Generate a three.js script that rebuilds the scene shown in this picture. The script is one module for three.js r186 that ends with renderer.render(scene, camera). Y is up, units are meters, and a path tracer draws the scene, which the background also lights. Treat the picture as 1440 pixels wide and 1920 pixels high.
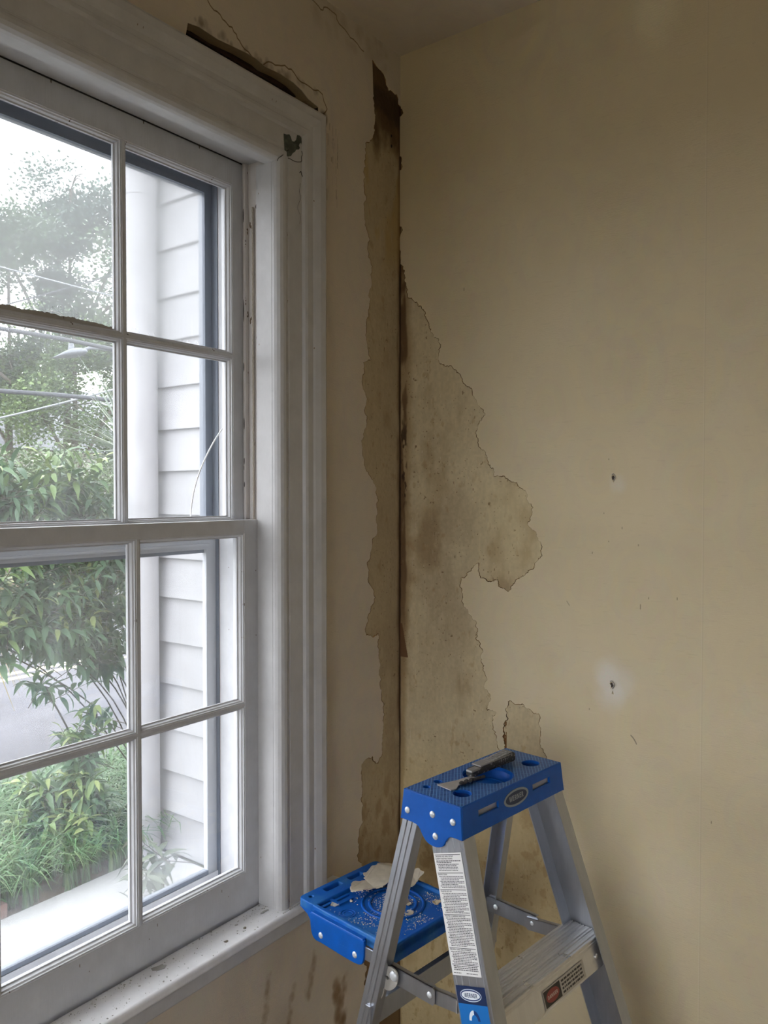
import * as THREE from 'three';
import { RoundedBoxGeometry } from 'three/addons/geometries/RoundedBoxGeometry.js';
import { mergeGeometries } from 'three/addons/utils/BufferGeometryUtils.js';

// ---------------------------------------------------------------- camera, sky, exposure
const scene = new THREE.Scene();
const camera = new THREE.PerspectiveCamera(65.24, 1440 / 1920, 0.05, 400);
camera.position.set(1.1777, 1.63, 1.654);
camera.rotation.order = 'YXZ';
camera.rotation.set(-0.02266, THREE.MathUtils.degToRad(36.6), 0);
const SKY = 4.5;
scene.background = new THREE.Color().setRGB(0.97 * SKY, 1.0 * SKY, 1.05 * SKY);   // an even overcast sky
const renderer = new THREE.WebGLRenderer({ antialias: true });
renderer.toneMapping = THREE.LinearToneMapping;
renderer.toneMappingExposure = 1.36;
renderer.shadowMap.enabled = true;

// ---------------------------------------------------------------- helpers
let seed = 7;
const rnd = () => { seed = (seed + 0x6d2b79f5) | 0; let t = Math.imul(seed ^ (seed >>> 15), 1 | seed); t = (t + Math.imul(t ^ (t >>> 7), 61 | t)) ^ t; return ((t ^ (t >>> 14)) >>> 0) / 4294967296; };
const rr = (a, b) => a + (b - a) * rnd();
const lerp = (a, b, t) => a + (b - a) * t;
const clamp = (x, a = 0, b = 1) => Math.min(b, Math.max(a, x));
const sstep = (a, b, x) => { const t = clamp((x - a) / (b - a)); return t * t * (3 - 2 * t); };
const hash = (i, j, s) => { let h = Math.imul(i, 374761393) ^ Math.imul(j, 668265263) ^ Math.imul(s, 2147483647 - 58); h = Math.imul(h ^ (h >>> 13), 1274126177); return ((h ^ (h >>> 16)) >>> 0) / 4294967296; };
function vnoise(x, y, s) {
  const i = Math.floor(x), j = Math.floor(y), u = x - i, v = y - j, a = u * u * (3 - 2 * u), b = v * v * (3 - 2 * v);
  return lerp(lerp(hash(i, j, s), hash(i + 1, j, s), a), lerp(hash(i, j + 1, s), hash(i + 1, j + 1, s), a), b);
}
const fbm = (x, y, s, o = 4) => { let f = 0, a = 0.5, n = 0; for (let k = 0; k < o; k++) { f += a * vnoise(x, y, s + k); n += a; a *= 0.5; x *= 2.03; y *= 2.03; } return f / n; };
const V = (x, y, z) => new THREE.Vector3(x, y, z);

const taken = new Map();
function numbered(name) { const n = taken.get(name) ?? 0; taken.set(name, n + 1); return n ? `${name}_${String(n).padStart(3, '0')}` : name; }
function tag(o, label, category, group) { o.userData.label = label; o.userData.category = category; if (group) o.userData.group = group; return o; }
function part(name, geo, mat, parent, label) {
  const m = new THREE.Mesh(Array.isArray(geo) ? join(geo) : geo, mat);
  m.name = name; m.castShadow = m.receiveShadow = true; if (label) m.userData.label = label;
  parent.add(m); return m;
}
function group(name, parent, pos) { const g = new THREE.Group(); g.name = name; if (pos) g.position.set(...pos); parent.add(g); return g; }
function thing(name, label, category, pos = [0, 0, 0], grp) { const g = group(numbered(name), scene, pos); return tag(g, label, category, grp); }
function thingMesh(name, geo, mat, label, category, grp) { const m = part(numbered(name), geo, mat, scene); return tag(m, label, category, grp); }
function structure(name) { const g = group(name, scene); g.userData.kind = 'structure'; return g; }
function structMesh(name, geo, mat) { const m = part(name, geo, mat, scene); m.userData.kind = 'structure'; return m; }

function join(list) {
  return mergeGeometries(list.map((g) => {
    const n = g.index ? g.toNonIndexed() : g.clone();
    for (const k of Object.keys(n.attributes)) if (!['position', 'normal', 'uv'].includes(k)) n.deleteAttribute(k);
    if (!n.attributes.uv) n.setAttribute('uv', new THREE.Float32BufferAttribute(new Float32Array(n.attributes.position.count * 2), 2));
    if (!n.attributes.normal) n.computeVertexNormals();
    return n;
  }));
}
function boxUV(geo) {   // uv in metres from the dominant axis of each face
  const g = geo.index ? geo.toNonIndexed() : geo, p = g.attributes.position, uv = new Float32Array(p.count * 2), a = V(), b = V(), c = V(), n = V();
  for (let i = 0; i < p.count; i += 3) {
    a.fromBufferAttribute(p, i); b.fromBufferAttribute(p, i + 1); c.fromBufferAttribute(p, i + 2);
    n.copy(b).sub(a).cross(c.clone().sub(a));
    const ax = Math.abs(n.x), ay = Math.abs(n.y), az = Math.abs(n.z);
    [a, b, c].forEach((q, k) => { const t = ax >= ay && ax >= az ? [q.z, q.y] : ay >= az ? [q.x, q.z] : [q.x, q.y]; uv[(i + k) * 2] = t[0]; uv[(i + k) * 2 + 1] = t[1]; });
  }
  g.setAttribute('uv', new THREE.BufferAttribute(uv, 2));
  return g;
}
const box = (w, h, d, x = 0, y = 0, z = 0) => new THREE.BoxGeometry(w, h, d).translate(x, y, z);
const rbox = (w, h, d, r, x = 0, y = 0, z = 0) => new RoundedBoxGeometry(w, h, d, 2, r).translate(x, y, z);
const span = (x0, x1, y0, y1, z0, z1) => box(x1 - x0, y1 - y0, z1 - z0, (x0 + x1) / 2, (y0 + y1) / 2, (z0 + z1) / 2);
const rspan = (x0, x1, y0, y1, z0, z1, r) => rbox(x1 - x0, y1 - y0, z1 - z0, r, (x0 + x1) / 2, (y0 + y1) / 2, (z0 + z1) / 2);
const shapeOf = (pts) => new THREE.Shape(pts.map((p) => new THREE.Vector2(p[0], p[1])));
function ext(pts, depth, holes = [], opt = {}) {
  const s = pts instanceof THREE.Shape ? pts : shapeOf(pts);
  for (const h of holes) s.holes.push(h instanceof THREE.Path ? h : new THREE.Path(h.map((p) => new THREE.Vector2(p[0], p[1]))));
  return new THREE.ExtrudeGeometry(s, { depth, bevelEnabled: false, curveSegments: 16, ...opt });
}
// walls seen along x: shape points are (-z, y); the extrusion grows towards +x
const zy = (pts) => pts.map(([z, y]) => [-z, y]);
const alongX = (g) => g.rotateY(Math.PI / 2);
function tube(pts, r, seg = 24, rad = 6) { return new THREE.TubeGeometry(new THREE.CatmullRomCurve3(pts), seg, r, rad); }
function rod(a, b, r, n = 8, r2 = r) {
  const d = b.clone().sub(a), g = new THREE.CylinderGeometry(r2, r, d.length(), n);
  g.applyQuaternion(new THREE.Quaternion().setFromUnitVectors(V(0, 1, 0), d.clone().normalize()));
  return g.translate((a.x + b.x) / 2, (a.y + b.y) / 2, (a.z + b.z) / 2);
}
// upright prism of section [x, z] whose foot slides with height: off(y) -> [dx, dz]
function prism(sec, y0, y1, off = () => [0, 0], steps = 1) {
  const P = [], tri = THREE.ShapeUtils.triangulateShape(sec.map((p) => new THREE.Vector2(p[0], p[1])), []);
  const at = (p, y) => { const o = off(y); return [p[0] + o[0], y, p[1] + o[1]]; };
  let area = 0; sec.forEach((p, i) => { const q = sec[(i + 1) % sec.length]; area += p[0] * q[1] - q[0] * p[1]; });
  const flip = area > 0;
  for (let k = 0; k < steps; k++) {
    const a = lerp(y0, y1, k / steps), b = lerp(y0, y1, (k + 1) / steps);
    sec.forEach((p, i) => { const q = sec[(i + 1) % sec.length], A = at(p, a), B = at(q, a), C = at(q, b), D = at(p, b); const t = [A, B, C, A, C, D]; if (flip) t.reverse(); P.push(...t.flat()); });
  }
  for (const t of tri) {
    const f = flip ? t : [...t].reverse();
    P.push(...f.map((i) => at(sec[i], y0)).flat()); P.push(...[...f].reverse().map((i) => at(sec[i], y1)).flat());
  }
  const g = new THREE.BufferGeometry(); g.setAttribute('position', new THREE.Float32BufferAttribute(P, 3)); g.computeVertexNormals();
  return boxUV(g);
}
function jag(pts, levels, amp, least = 0.012) {   // break a polyline into smaller uneven steps
  let a = pts;
  for (let l = 0; l < levels; l++) {
    const b = [a[0]];
    for (let i = 1; i < a.length; i++) {
      const [x0, y0] = a[i - 1], [x1, y1] = a[i], len = Math.hypot(x1 - x0, y1 - y0), k = len > least ? rr(-amp, amp) : 0, t = rr(0.4, 0.6);
      if (len > least) b.push([lerp(x0, x1, t) - (y1 - y0) * k, lerp(y0, y1, t) + (x1 - x0) * k]);
      b.push(a[i]);
    }
    a = b;
  }
  return a;
}
function smoothLine(pts, n) { const c = new THREE.CatmullRomCurve3(pts.map((p) => V(p[0], p[1], 0)), false, 'centripetal'); return c.getPoints(n).map((p) => [p.x, p.y]); }

// ---------------------------------------------------------------- textures
function dataTex(w, h, fn, srgb = true, wrap = THREE.RepeatWrapping) {
  const d = new Uint8Array(w * h * 4);
  for (let j = 0; j < h; j++) for (let i = 0; i < w; i++) { const c = fn(i / w, j / h, i, j), o = (j * w + i) * 4; d[o] = clamp(c[0]) * 255; d[o + 1] = clamp(c[1] ?? c[0]) * 255; d[o + 2] = clamp(c[2] ?? c[0]) * 255; d[o + 3] = 255; }
  const t = new THREE.DataTexture(d, w, h); t.magFilter = THREE.LinearFilter; t.minFilter = THREE.LinearFilter; t.wrapS = t.wrapT = wrap; if (srgb) t.colorSpace = THREE.SRGBColorSpace; t.needsUpdate = true; return t;
}
function canvasTex(w, h, draw, srgb = true) {
  const c = document.createElement('canvas'); c.width = w; c.height = h; draw(c.getContext('2d'), w, h);
  const t = new THREE.CanvasTexture(c); t.magFilter = THREE.LinearFilter; t.wrapS = t.wrapT = THREE.ClampToEdgeWrapping; if (srgb) t.colorSpace = THREE.SRGBColorSpace; return t;
}
function metres(t, w, h, u0 = 0, v0 = 0, wrap = THREE.MirroredRepeatWrapping) { t.wrapS = t.wrapT = wrap; t.repeat.set(1 / w, 1 / h); t.offset.set(-u0 / w, -v0 / h); return t; }
const std = (o) => new THREE.MeshStandardMaterial(o);
const phy = (o) => new THREE.MeshPhysicalMaterial(o);
const lin = (r, g, b) => new THREE.Color().setRGB(r, g, b);
// ---------------------------------------------------------------- measured outlines, in metres
const CEIL = 2.725, ROOM_X = 3.6, ROOM_Z = 4.0, WALL = 0.2, GROUND = -0.25;
// edge of the peeled wallpaper on the window wall (z, y), from the corner down
const PEEL_LEFT_TOP = [[0.0, 2.6], [0.01, 2.603], [0.017, 2.625], [0.051, 2.62], [0.064, 2.641], [0.101, 2.658], [0.117, 2.666]];
const PEEL_LEFT = [[0.113, 2.587], [0.11, 2.511], [0.12, 2.476], [0.143, 2.461], [0.15, 2.395], [0.143, 2.338], [0.14, 2.262], [0.132, 2.194], [0.13, 2.072], [0.141, 2.038], [0.137, 1.979], [0.122, 1.952], [0.152, 1.943], [0.155, 1.885], [0.143, 1.864], [0.139, 1.801], [0.157, 1.726], [0.145, 1.69], [0.124, 1.671], [0.105, 1.649], [0.094, 1.616], [0.097, 1.539], [0.118, 1.516], [0.124, 1.483], [0.139, 1.461], [0.134, 1.419], [0.106, 1.379], [0.112, 1.364], [0.143, 1.297], [0.14, 1.29], [0.093, 1.287], [0.088, 1.217], [0.081, 1.138], [0.073, 1.039], [0.077, 0.987], [0.094, 0.967], [0.112, 0.976], [0.118, 0.991], [0.16, 0.982], [0.163, 0.9], [0.165, 0.717], [0.161, 0.534], [0.165, 0.354], [0.16, 0.0]];
// edge of the peeled wallpaper on the right wall (x, y), from the corner down
const PEEL_RIGHT = [[0.003, 2.601], [0.006, 2.467], [0.011, 2.201], [0.015, 2.161], [0.02, 2.149], [0.024, 2.122], [0.048, 2.106], [0.076, 2.08], [0.094, 2.034], [0.122, 1.99], [0.118, 1.949], [0.144, 1.937], [0.183, 1.906], [0.21, 1.878], [0.223, 1.851], [0.246, 1.819], [0.237, 1.805], [0.227, 1.79], [0.219, 1.774], [0.227, 1.749], [0.246, 1.729], [0.254, 1.7], [0.269, 1.685], [0.27, 1.67], [0.299, 1.668], [0.329, 1.656], [0.353, 1.634], [0.37, 1.599], [0.362, 1.574], [0.356, 1.56], [0.378, 1.541], [0.391, 1.506], [0.388, 1.486], [0.371, 1.46], [0.348, 1.443], [0.326, 1.429], [0.308, 1.404], [0.282, 1.415], [0.28, 1.431], [0.234, 1.432], [0.23, 1.466], [0.211, 1.453], [0.193, 1.432], [0.181, 1.427], [0.177, 1.408], [0.184, 1.375], [0.207, 1.339], [0.224, 1.322], [0.24, 1.261], [0.247, 1.206], [0.254, 1.119], [0.277, 1.119], [0.279, 1.06], [0.285, 1.032], [0.291, 1.002], [0.299, 1.042], [0.297, 1.082], [0.307, 1.106], [0.302, 1.126], [0.313, 1.151], [0.345, 1.149], [0.368, 1.137], [0.389, 1.127], [0.392, 1.099], [0.39, 1.074], [0.403, 1.041], [0.415, 0.978], [0.421, 0.871], [0.442, 0.708], [0.427, 0.607], [0.355, 0.519], [0.279, 0.441], [0.243, 0.362], [0.23, 0.0]];
// the torn-open slot above the head casing (z, y)
const SLOT = [[0.679, 2.47], [0.674, 2.494], [0.648, 2.499], [0.625, 2.498], [0.602, 2.497], [0.569, 2.5], [0.529, 2.504], [0.5, 2.504], [0.474, 2.499], [0.431, 2.503], [0.391, 2.501], [0.366, 2.495], [0.345, 2.485], [0.312, 2.48], [0.312, 2.47]];
const CRACKS_LEFT = [
  [[0.627, 2.559], [0.611, 2.547], [0.578, 2.537], [0.554, 2.528], [0.54, 2.513], [0.522, 2.508], [0.503, 2.498]],
  [[0.5, 2.497], [0.477, 2.504], [0.447, 2.514], [0.407, 2.523], [0.366, 2.512], [0.323, 2.512], [0.298, 2.513], [0.294, 2.5], [0.283, 2.487], [0.305, 2.467]],
  [[0.34, 2.712], [0.322, 2.702], [0.296, 2.698], [0.25, 2.708], [0.221, 2.691], [0.183, 2.681], [0.15, 2.672]],
];
const OPEN = { z0: 0.44, z1: 1.34, y0: 0.72, y1: 2.335 };   // hole in the wall for the window

// ---------------------------------------------------------------- wall materials
const PAPER = [216, 200, 165];
const px = (c, k = 1) => c.map((v) => clamp((v / 255) * k));
function paperTexture(extra, tone = PAPER) {
  return canvasTex(1536, 2048, (c, w, h) => {
    c.fillStyle = `rgb(${tone})`; c.fillRect(0, 0, w, h);
    for (let k = 0; k < 900; k++) { const r = rr(20, 160), x = rr(0, w), y = rr(0, h), g = c.createRadialGradient(x, y, 0, x, y, r), d = rnd() < 0.5; g.addColorStop(0, d ? 'rgba(150,135,110,0.035)' : 'rgba(240,232,215,0.035)'); g.addColorStop(1, 'rgba(200,190,170,0)'); c.fillStyle = g; c.fillRect(x - r, y - r, 2 * r, 2 * r); }
    for (let k = 0; k < 5000; k++) { c.fillStyle = rnd() < 0.5 ? 'rgba(120,105,85,0.06)' : 'rgba(245,238,225,0.06)'; c.fillRect(rr(0, w), rr(0, h), rr(4, 26), 1); }
    const X = (u) => u / 1.5 * w, Y = (v) => (1 - v / CEIL) * h;
    extra(c, X, Y, w, h);
  });
}
const soft = (c, x, y, r, col, a) => { const g = c.createRadialGradient(x, y, 0, x, y, r); g.addColorStop(0, `rgba(${col},${a})`); g.addColorStop(0.55, `rgba(${col},${a * 0.7})`); g.addColorStop(1, `rgba(${col},0)`); c.fillStyle = g; c.fillRect(x - r, y - r, 2 * r, 2 * r); };
const weave = metres(dataTex(256, 256, (u, v, i, j) => { const n = 0.5 + 0.28 * (hash(Math.floor(i / 9), j, 3) - 0.5) + 0.2 * (hash(i, Math.floor(j / 5), 4) - 0.5) + 0.15 * (hash(i, j, 5) - 0.5); return [n, n, n]; }, false), 0.22, 0.22, 0, 0, THREE.RepeatWrapping);

const paperRight = paperTexture((c, X, Y) => {
  // a filled spot round each wall-anchor hole, a soft paler round patch high up, scuffs and one wallpaper seam
  for (let k = 0; k < 26; k++) soft(c, X(0.556) + rr(-26, 32), Y(1.221) + rr(-26, 26), rr(12, 34), '226,222,216', 0.16);
  for (let k = 0; k < 8; k++) soft(c, X(0.565) + rr(-12, 14), Y(1.648) + rr(-10, 10), rr(10, 20), '224,219,212', 0.12);
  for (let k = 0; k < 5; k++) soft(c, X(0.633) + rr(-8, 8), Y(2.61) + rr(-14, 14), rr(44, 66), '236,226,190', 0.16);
  c.strokeStyle = 'rgba(232,222,200,0.3)'; c.lineWidth = 1.2; c.beginPath(); c.moveTo(X(0.739), 0); c.lineTo(X(0.739), Y(0)); c.stroke();
  c.strokeStyle = 'rgba(120,104,80,0.16)'; c.lineWidth = 1; c.beginPath(); c.moveTo(X(0.7405), 0); c.lineTo(X(0.7405), Y(0)); c.stroke();
  c.strokeStyle = 'rgba(90,80,72,0.7)'; c.lineWidth = 1.5; c.beginPath(); c.moveTo(X(0.597), Y(1.122)); c.quadraticCurveTo(X(0.604), Y(1.118), X(0.61), Y(1.105)); c.stroke();
  c.strokeStyle = 'rgba(120,105,85,0.5)'; c.beginPath(); c.moveTo(X(0.452), Y(1.394)); c.lineTo(X(0.459), Y(1.384)); c.stroke();
  for (const [x, y, l] of [[0.187, 2.121, 6], [0.545, 1.705, 2], [0.535, 1.59, 2], [0.575, 1.56, 3], [0.546, 1.53, 2], [0.61, 1.525, 3], [0.51, 1.505, 3], [0.69, 1.42, 4], [0.632, 1.416, 3], [0.505, 1.165, 3], [0.76, 0.98, 4], [0.615, 1.40, 8]]) { c.fillStyle = 'rgba(95,80,60,0.55)'; c.fillRect(X(x), Y(y), 1.6, l); }
  for (let k = 0; k < 12; k++) soft(c, X(rr(0.42, 1.0)), Y(rr(0.6, 1.2)), rr(30, 90), '205,203,200', 0.05);
});
const paperLeft = paperTexture((c, X, Y) => {
  for (const [i, line] of CRACKS_LEFT.entries()) {
    const pts = jag(line, 3, 0.22);
    c.strokeStyle = i === 2 ? 'rgba(84,58,24,0.75)' : 'rgba(92,66,34,0.95)'; c.lineWidth = 1.6; c.beginPath(); pts.forEach(([z, y], k) => (k ? c.lineTo(X(z), Y(y)) : c.moveTo(X(z), Y(y)))); c.stroke();
  }
  for (let k = 0; k < 60; k++) soft(c, X(rr(0.05, 0.34)), Y(rr(2.66, 2.72)), rr(6, 18), '120,88,40', 0.06);
  for (let k = 0; k < 46; k++) { c.fillStyle = `rgba(70,58,36,${rr(0.08, 0.3)})`; const z = 0.275 + rr(-0.03, 0.03); c.fillRect(X(z), Y(rr(2.3, 2.47)), rr(1, 3), rr(4, 22)); }
  for (let k = 0; k < 10; k++) soft(c, X(0.296) + rr(-6, 6), Y(2.465) + rr(-8, 8), rr(6, 14), '48,38,22', 0.25);
  for (let k = 0; k < 40; k++) soft(c, X(rr(0.31, 0.68)), Y(2.505) + rr(-6, 6), rr(4, 10), '60,44,26', 0.2);
  // brown water runs below the stool
  for (const [z, y, n, dz, dy, w0] of [[0.254, 0.5, 60, -0.001, -0.0026, 0.014], [0.222, 0.5, 24, 0.0016, -0.0024, 0.007], [0.33, 0.60, 30, 0.002, -0.003, 0.006], [0.20, 0.62, 12, 0.002, -0.003, 0.005], [0.47, 0.62, 26, 0.002, -0.004, 0.006], [0.40, 0.56, 24, 0.002, -0.004, 0.005]]) for (let k = 0; k < n; k++) soft(c, X(z + dz * k * 0.4 + rr(-w0, w0)), Y(y + dy * k + rr(-0.008, 0.008)), rr(5, 15) * (w0 > 0.01 ? 1.2 : 0.8), '104,72,36', w0 > 0.01 ? 0.2 : 0.12);
  for (let k = 0; k < 40; k++) soft(c, X(rr(0.17, 0.6)), Y(rr(0.2, 0.66)), rr(20, 80), '128,108,92', 0.06);
}, [209, 198, 179]);
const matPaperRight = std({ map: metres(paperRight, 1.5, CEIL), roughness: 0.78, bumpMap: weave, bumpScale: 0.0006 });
const leftMap = metres(paperLeft, 1.5, CEIL); leftMap.repeat.x = -1 / 1.5; leftMap.offset.x = 0;
const matPaperLeft = std({ map: leftMap, roughness: 0.8, bumpMap: weave, bumpScale: 0.0006 });
const plainPaper = paperTexture(() => {}, [221, 215, 206]);
const matPaperPlain = std({ map: metres(plainPaper, 1.5, CEIL), roughness: 0.8 });
const matCeiling = std({ map: metres(plainPaper.clone(), 1.5, CEIL), color: lin(0.97, 0.92, 0.82), roughness: 0.9 });

// bare plaster: yellowed, water-stained, dark brown down the corner
function plasterTexture(sd, W, corner) {
  return dataTex(448, 2048, (u, v) => {
    const x = u * W, y = v * CEIL;
    const big = fbm(x * 7, y * 4, sd), mid = fbm(x * 26, y * 16, sd + 9), fine = fbm(x * 170, y * 150, sd + 20, 3), brush = fbm(x * 160, y * 26, sd + 31, 2);
    let c = [0.80, 0.735, 0.595];
    const mix = (t, k) => { c = c.map((q, i) => lerp(q, t[i], clamp(k))); };
    mix([0.71, 0.64, 0.515], sstep(0.40, 0.66, big) * 0.8);
    mix([0.80, 0.74, 0.60], sstep(0.55, 0.8, mid) * 0.5);
    mix([0.58, 0.48, 0.34], sstep(0.56, 0.82, fbm(x * 11, y * 6, sd + 44)) * 0.6);
    mix([0.60, 0.46, 0.30], sstep(0.68, 0.82, fbm(x * 70 + 3, y * 40, sd + 52)) * 0.3);
    mix([0.84, 0.78, 0.64], sstep(0.6, 0.75, fbm(x * 18 + 9, y * 12, sd + 57)) * 0.4);
    c = c.map((q) => q * (0.91 + 0.1 * fine + 0.05 * brush));
    if (vnoise(x * 240, y * 240, sd + 60) > 0.93 && fbm(x * 20, y * 12, sd + 61) > 0.5) mix([0.36, 0.26, 0.16], 0.6);
    if (vnoise(x * 500, y * 60, sd + 70) > 0.955) mix([0.86, 0.82, 0.74], 0.4);
    corner(x, y, mix);
    return c;
  }, true, THREE.ClampToEdgeWrapping);
}
const BROWN = [0.30, 0.19, 0.10], DARK = [0.17, 0.10, 0.05];
const plasterRight = plasterTexture(101, 0.5, (x, y, mix) => {
  const edge = 0.017 * (0.55 + 0.9 * fbm(2, y * 9, 7)) * sstep(0.5, 1.6, y) + 0.006 * fbm(5, y * 30, 8);
  mix([0.50, 0.38, 0.22], 0.45 * (1 - sstep(edge * 0.8, edge * 2.2, x)));
  mix(BROWN, 0.62 * sstep(1.2, 1.45, y) * (1 - sstep(edge * 0.75, edge * 1.1, x)) * sstep(0.3, 0.55, fbm(x * 60, y * 14, 12)));
  mix(DARK, 0.7 * sstep(1.58, 1.64, y) * (1 - sstep(1.78, 1.84, y)) * (1 - sstep(0.016, 0.024, x)) * sstep(0.5, 0.6, fbm(x * 90, y * 40, 15)));
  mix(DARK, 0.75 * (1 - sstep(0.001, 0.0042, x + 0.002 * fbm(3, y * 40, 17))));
  if (x < 0.036 && y > 1.215 && y < 1.30 && x < 0.006 + (1.30 - y) * 0.22) mix([0.40, 0.27, 0.16], 0.85);
  if (x > 0.286 && x < 0.304 && y > 1.0 && y < 1.1 && fbm(x * 80, y * 50, 21) > 0.38) mix([0.43, 0.28, 0.13], 0.9);
  mix([0.82, 0.72, 0.49], 0.4 * (1 - sstep(0.85, 1.05, y)));
  mix([0.56, 0.43, 0.25], 0.3 * (1 - sstep(0.8, 1.0, y)) * sstep(0.60, 0.72, fbm(x * 60, y * 40, 23, 5)));
  mix([0.86, 0.80, 0.62], 0.3 * sstep(1.4, 1.5, y) * (1 - sstep(1.6, 1.72, y)) * sstep(0.2, 0.3, x));
});
const plasterLeft = plasterTexture(151, 0.3, (x, y, mix) => {
  mix([0.60, 0.53, 0.42], 0.35);
  mix([0.33, 0.245, 0.14], 0.85 * sstep(2.42, 2.56, y + 0.16 * (fbm(x * 40, y * 22, 31) - 0.5)) * sstep(0.2, 0.55, fbm(x * 50, y * 30, 33) + 0.16));
  mix([0.20, 0.14, 0.07], 0.7 * sstep(2.53, 2.57, y + 0.05 * (fbm(x * 60, y * 40, 34) - 0.5)) * (1 - sstep(2.60, 2.63, y)));
  mix(BROWN, 0.6 * (1 - sstep(0.006, 0.02, x + 0.008 * fbm(4, y * 20, 35))) * sstep(0.3, 0.6, fbm(x * 30, y * 9, 36) + 0.12 * sstep(2.2, 2.4, y)));
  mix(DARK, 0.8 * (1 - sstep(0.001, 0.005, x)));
  for (const [z, yy] of [[0.037, 2.515], [0.037, 2.49]]) if (Math.hypot(x - z, (y - yy) * 0.8) < 0.003) mix([0.06, 0.04, 0.02], 0.9);
  mix([0.70, 0.58, 0.34], 0.5 * sstep(2.14, 2.26, y) * (1 - sstep(2.36, 2.5, y)) * sstep(0.45, 0.7, fbm(x * 20, y * 10, 38)));
  mix([0.50, 0.38, 0.23], 0.3 * (1 - sstep(0.85, 1.0, y)) * sstep(0.5, 0.66, fbm(x * 34, y * 20, 39)));
  mix([0.38, 0.26, 0.14], 0.6 * (1 - sstep(0.5, 0.72, y)));
});
const plasterBump = metres(dataTex(256, 256, (u, v) => { const n = 0.5 * fbm(u * 8, v * 8, 71) + 0.5 * fbm(u * 60, v * 40, 72, 3); return [n, n, n]; }, false), 0.3, 0.3, 0, 0, THREE.MirroredRepeatWrapping);
const matPlasterRight = std({ map: metres(plasterRight, 0.5, CEIL, 0, 0, THREE.ClampToEdgeWrapping), roughness: 0.88, bumpMap: plasterBump, bumpScale: 0.0015 });
const plMap = metres(plasterLeft, 0.3, CEIL, 0, 0, THREE.ClampToEdgeWrapping); plMap.repeat.x = -1 / 0.3;
const matPlasterLeft = std({ map: plMap, roughness: 0.88, bumpMap: plasterBump, bumpScale: 0.0015 });
const matLath = std({ map: metres(dataTex(128, 512, (u, v) => { const n = fbm(u * 4, v * 60, 81); return px([74, 52, 40], 0.35 + n * 0.9); }), 0.2, 0.5, 0, 0, THREE.RepeatWrapping), roughness: 0.95 });
const matTorn = std({ map: metres(dataTex(64, 512, (u, v) => { const n = fbm(u * 3, v * 40, 85); return px([138, 104, 62], 0.45 + n * 0.8); }), 0.05, 0.4, 0, 0, THREE.RepeatWrapping), roughness: 0.9 });

// ---------------------------------------------------------------- the room shell
const peelR = jag(jag(PEEL_RIGHT, 2, 0.16), 3, 0.3, 0.004), peelL = jag(jag(PEEL_LEFT, 2, 0.14), 3, 0.26, 0.005), peelT = jag(PEEL_LEFT_TOP, 2, 0.2);
function tornRibbon(line, place, lift) {   // frayed, lifted edge of the paper: base on the plaster, crest, base on the paper
  const P = [], n = line.length;
  const row = line.map((p, i) => {
    const a = line[Math.max(0, i - 1)], b = line[Math.min(n - 1, i + 1)], l = Math.hypot(b[0] - a[0], b[1] - a[1]) || 1, nx = -(b[1] - a[1]) / l, ny = (b[0] - a[0]) / l;
    const k = sstep(0.34, 0.62, fbm(p[0] * 40 + 9, p[1] * 40, 91)), h = 0.0002 + lift * k, w = 0.0002 + 0.0006 * k;
    return [[p[0] - nx * w, p[1] - ny * w, 0], [p[0], p[1], 0.0015 + h], [p[0] + nx * w * 1.2, p[1] + ny * w * 1.2, 0.0014]];
  });
  for (let i = 1; i < n; i++) for (let k = 0; k < 2; k++) { const a = row[i - 1][k], b = row[i][k], c = row[i][k + 1], d = row[i - 1][k + 1]; P.push(...place(a), ...place(b), ...place(c), ...place(a), ...place(c), ...place(d)); }
  const g = new THREE.BufferGeometry(); g.setAttribute('position', new THREE.Float32BufferAttribute(P, 3)); g.computeVertexNormals(); return boxUV(g);
}
const wallRight = structure('wall_right');
part('plaster', ext([[-WALL, -0.3], [ROOM_X + 0.15, -0.3], [ROOM_X + 0.15, CEIL + 0.2], [-WALL, CEIL + 0.2]], 0.15).translate(0, 0, -0.15), matPlasterRight, wallRight, 'bare stained plaster where the wallpaper has peeled off');
const spotHole = (x, y, r) => [...Array(9)].map((_, i) => { const a = -i / 9 * 6.283, q = r * (0.5 + hash(i, 3, Math.round(x * 1000 + y * 77))); return [x + Math.cos(a) * q * 0.7, y + Math.sin(a) * q * 1.3]; });
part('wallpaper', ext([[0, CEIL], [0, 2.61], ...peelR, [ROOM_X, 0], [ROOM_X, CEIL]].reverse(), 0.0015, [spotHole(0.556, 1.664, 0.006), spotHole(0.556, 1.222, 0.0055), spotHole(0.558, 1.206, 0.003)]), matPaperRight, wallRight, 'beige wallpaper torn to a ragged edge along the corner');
part('torn_edge', tornRibbon(peelR, (p) => [p[0], p[1], p[2]], 0.0009), matTorn, wallRight, 'brown frayed edge of the wallpaper');
for (const [x, y, r] of [[0.556, 1.664, 0.0075], [0.556, 1.222, 0.0085]]) {
  const plug = [new THREE.CircleGeometry(r * 0.62, 10).translate(x + 0.0005, y, 0.0007)];
  part('anchor_hole', plug, std({ color: lin(0.05, 0.04, 0.035), roughness: 1 }), wallRight, 'dark ragged screw hole');
  part('paper_curl', [tube([V(x - r * 0.4, y + r * 0.9, 0.0016), V(x + r * 0.1, y + r * 1.1, 0.004), V(x + r * 0.7, y + r * 0.4, 0.0045), V(x + r * 0.2, y - r * 0.8, 0.003)], r * 0.14, 14, 5)], std({ color: lin(0.42, 0.38, 0.33), roughness: 0.9 }), wallRight);
}

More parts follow.
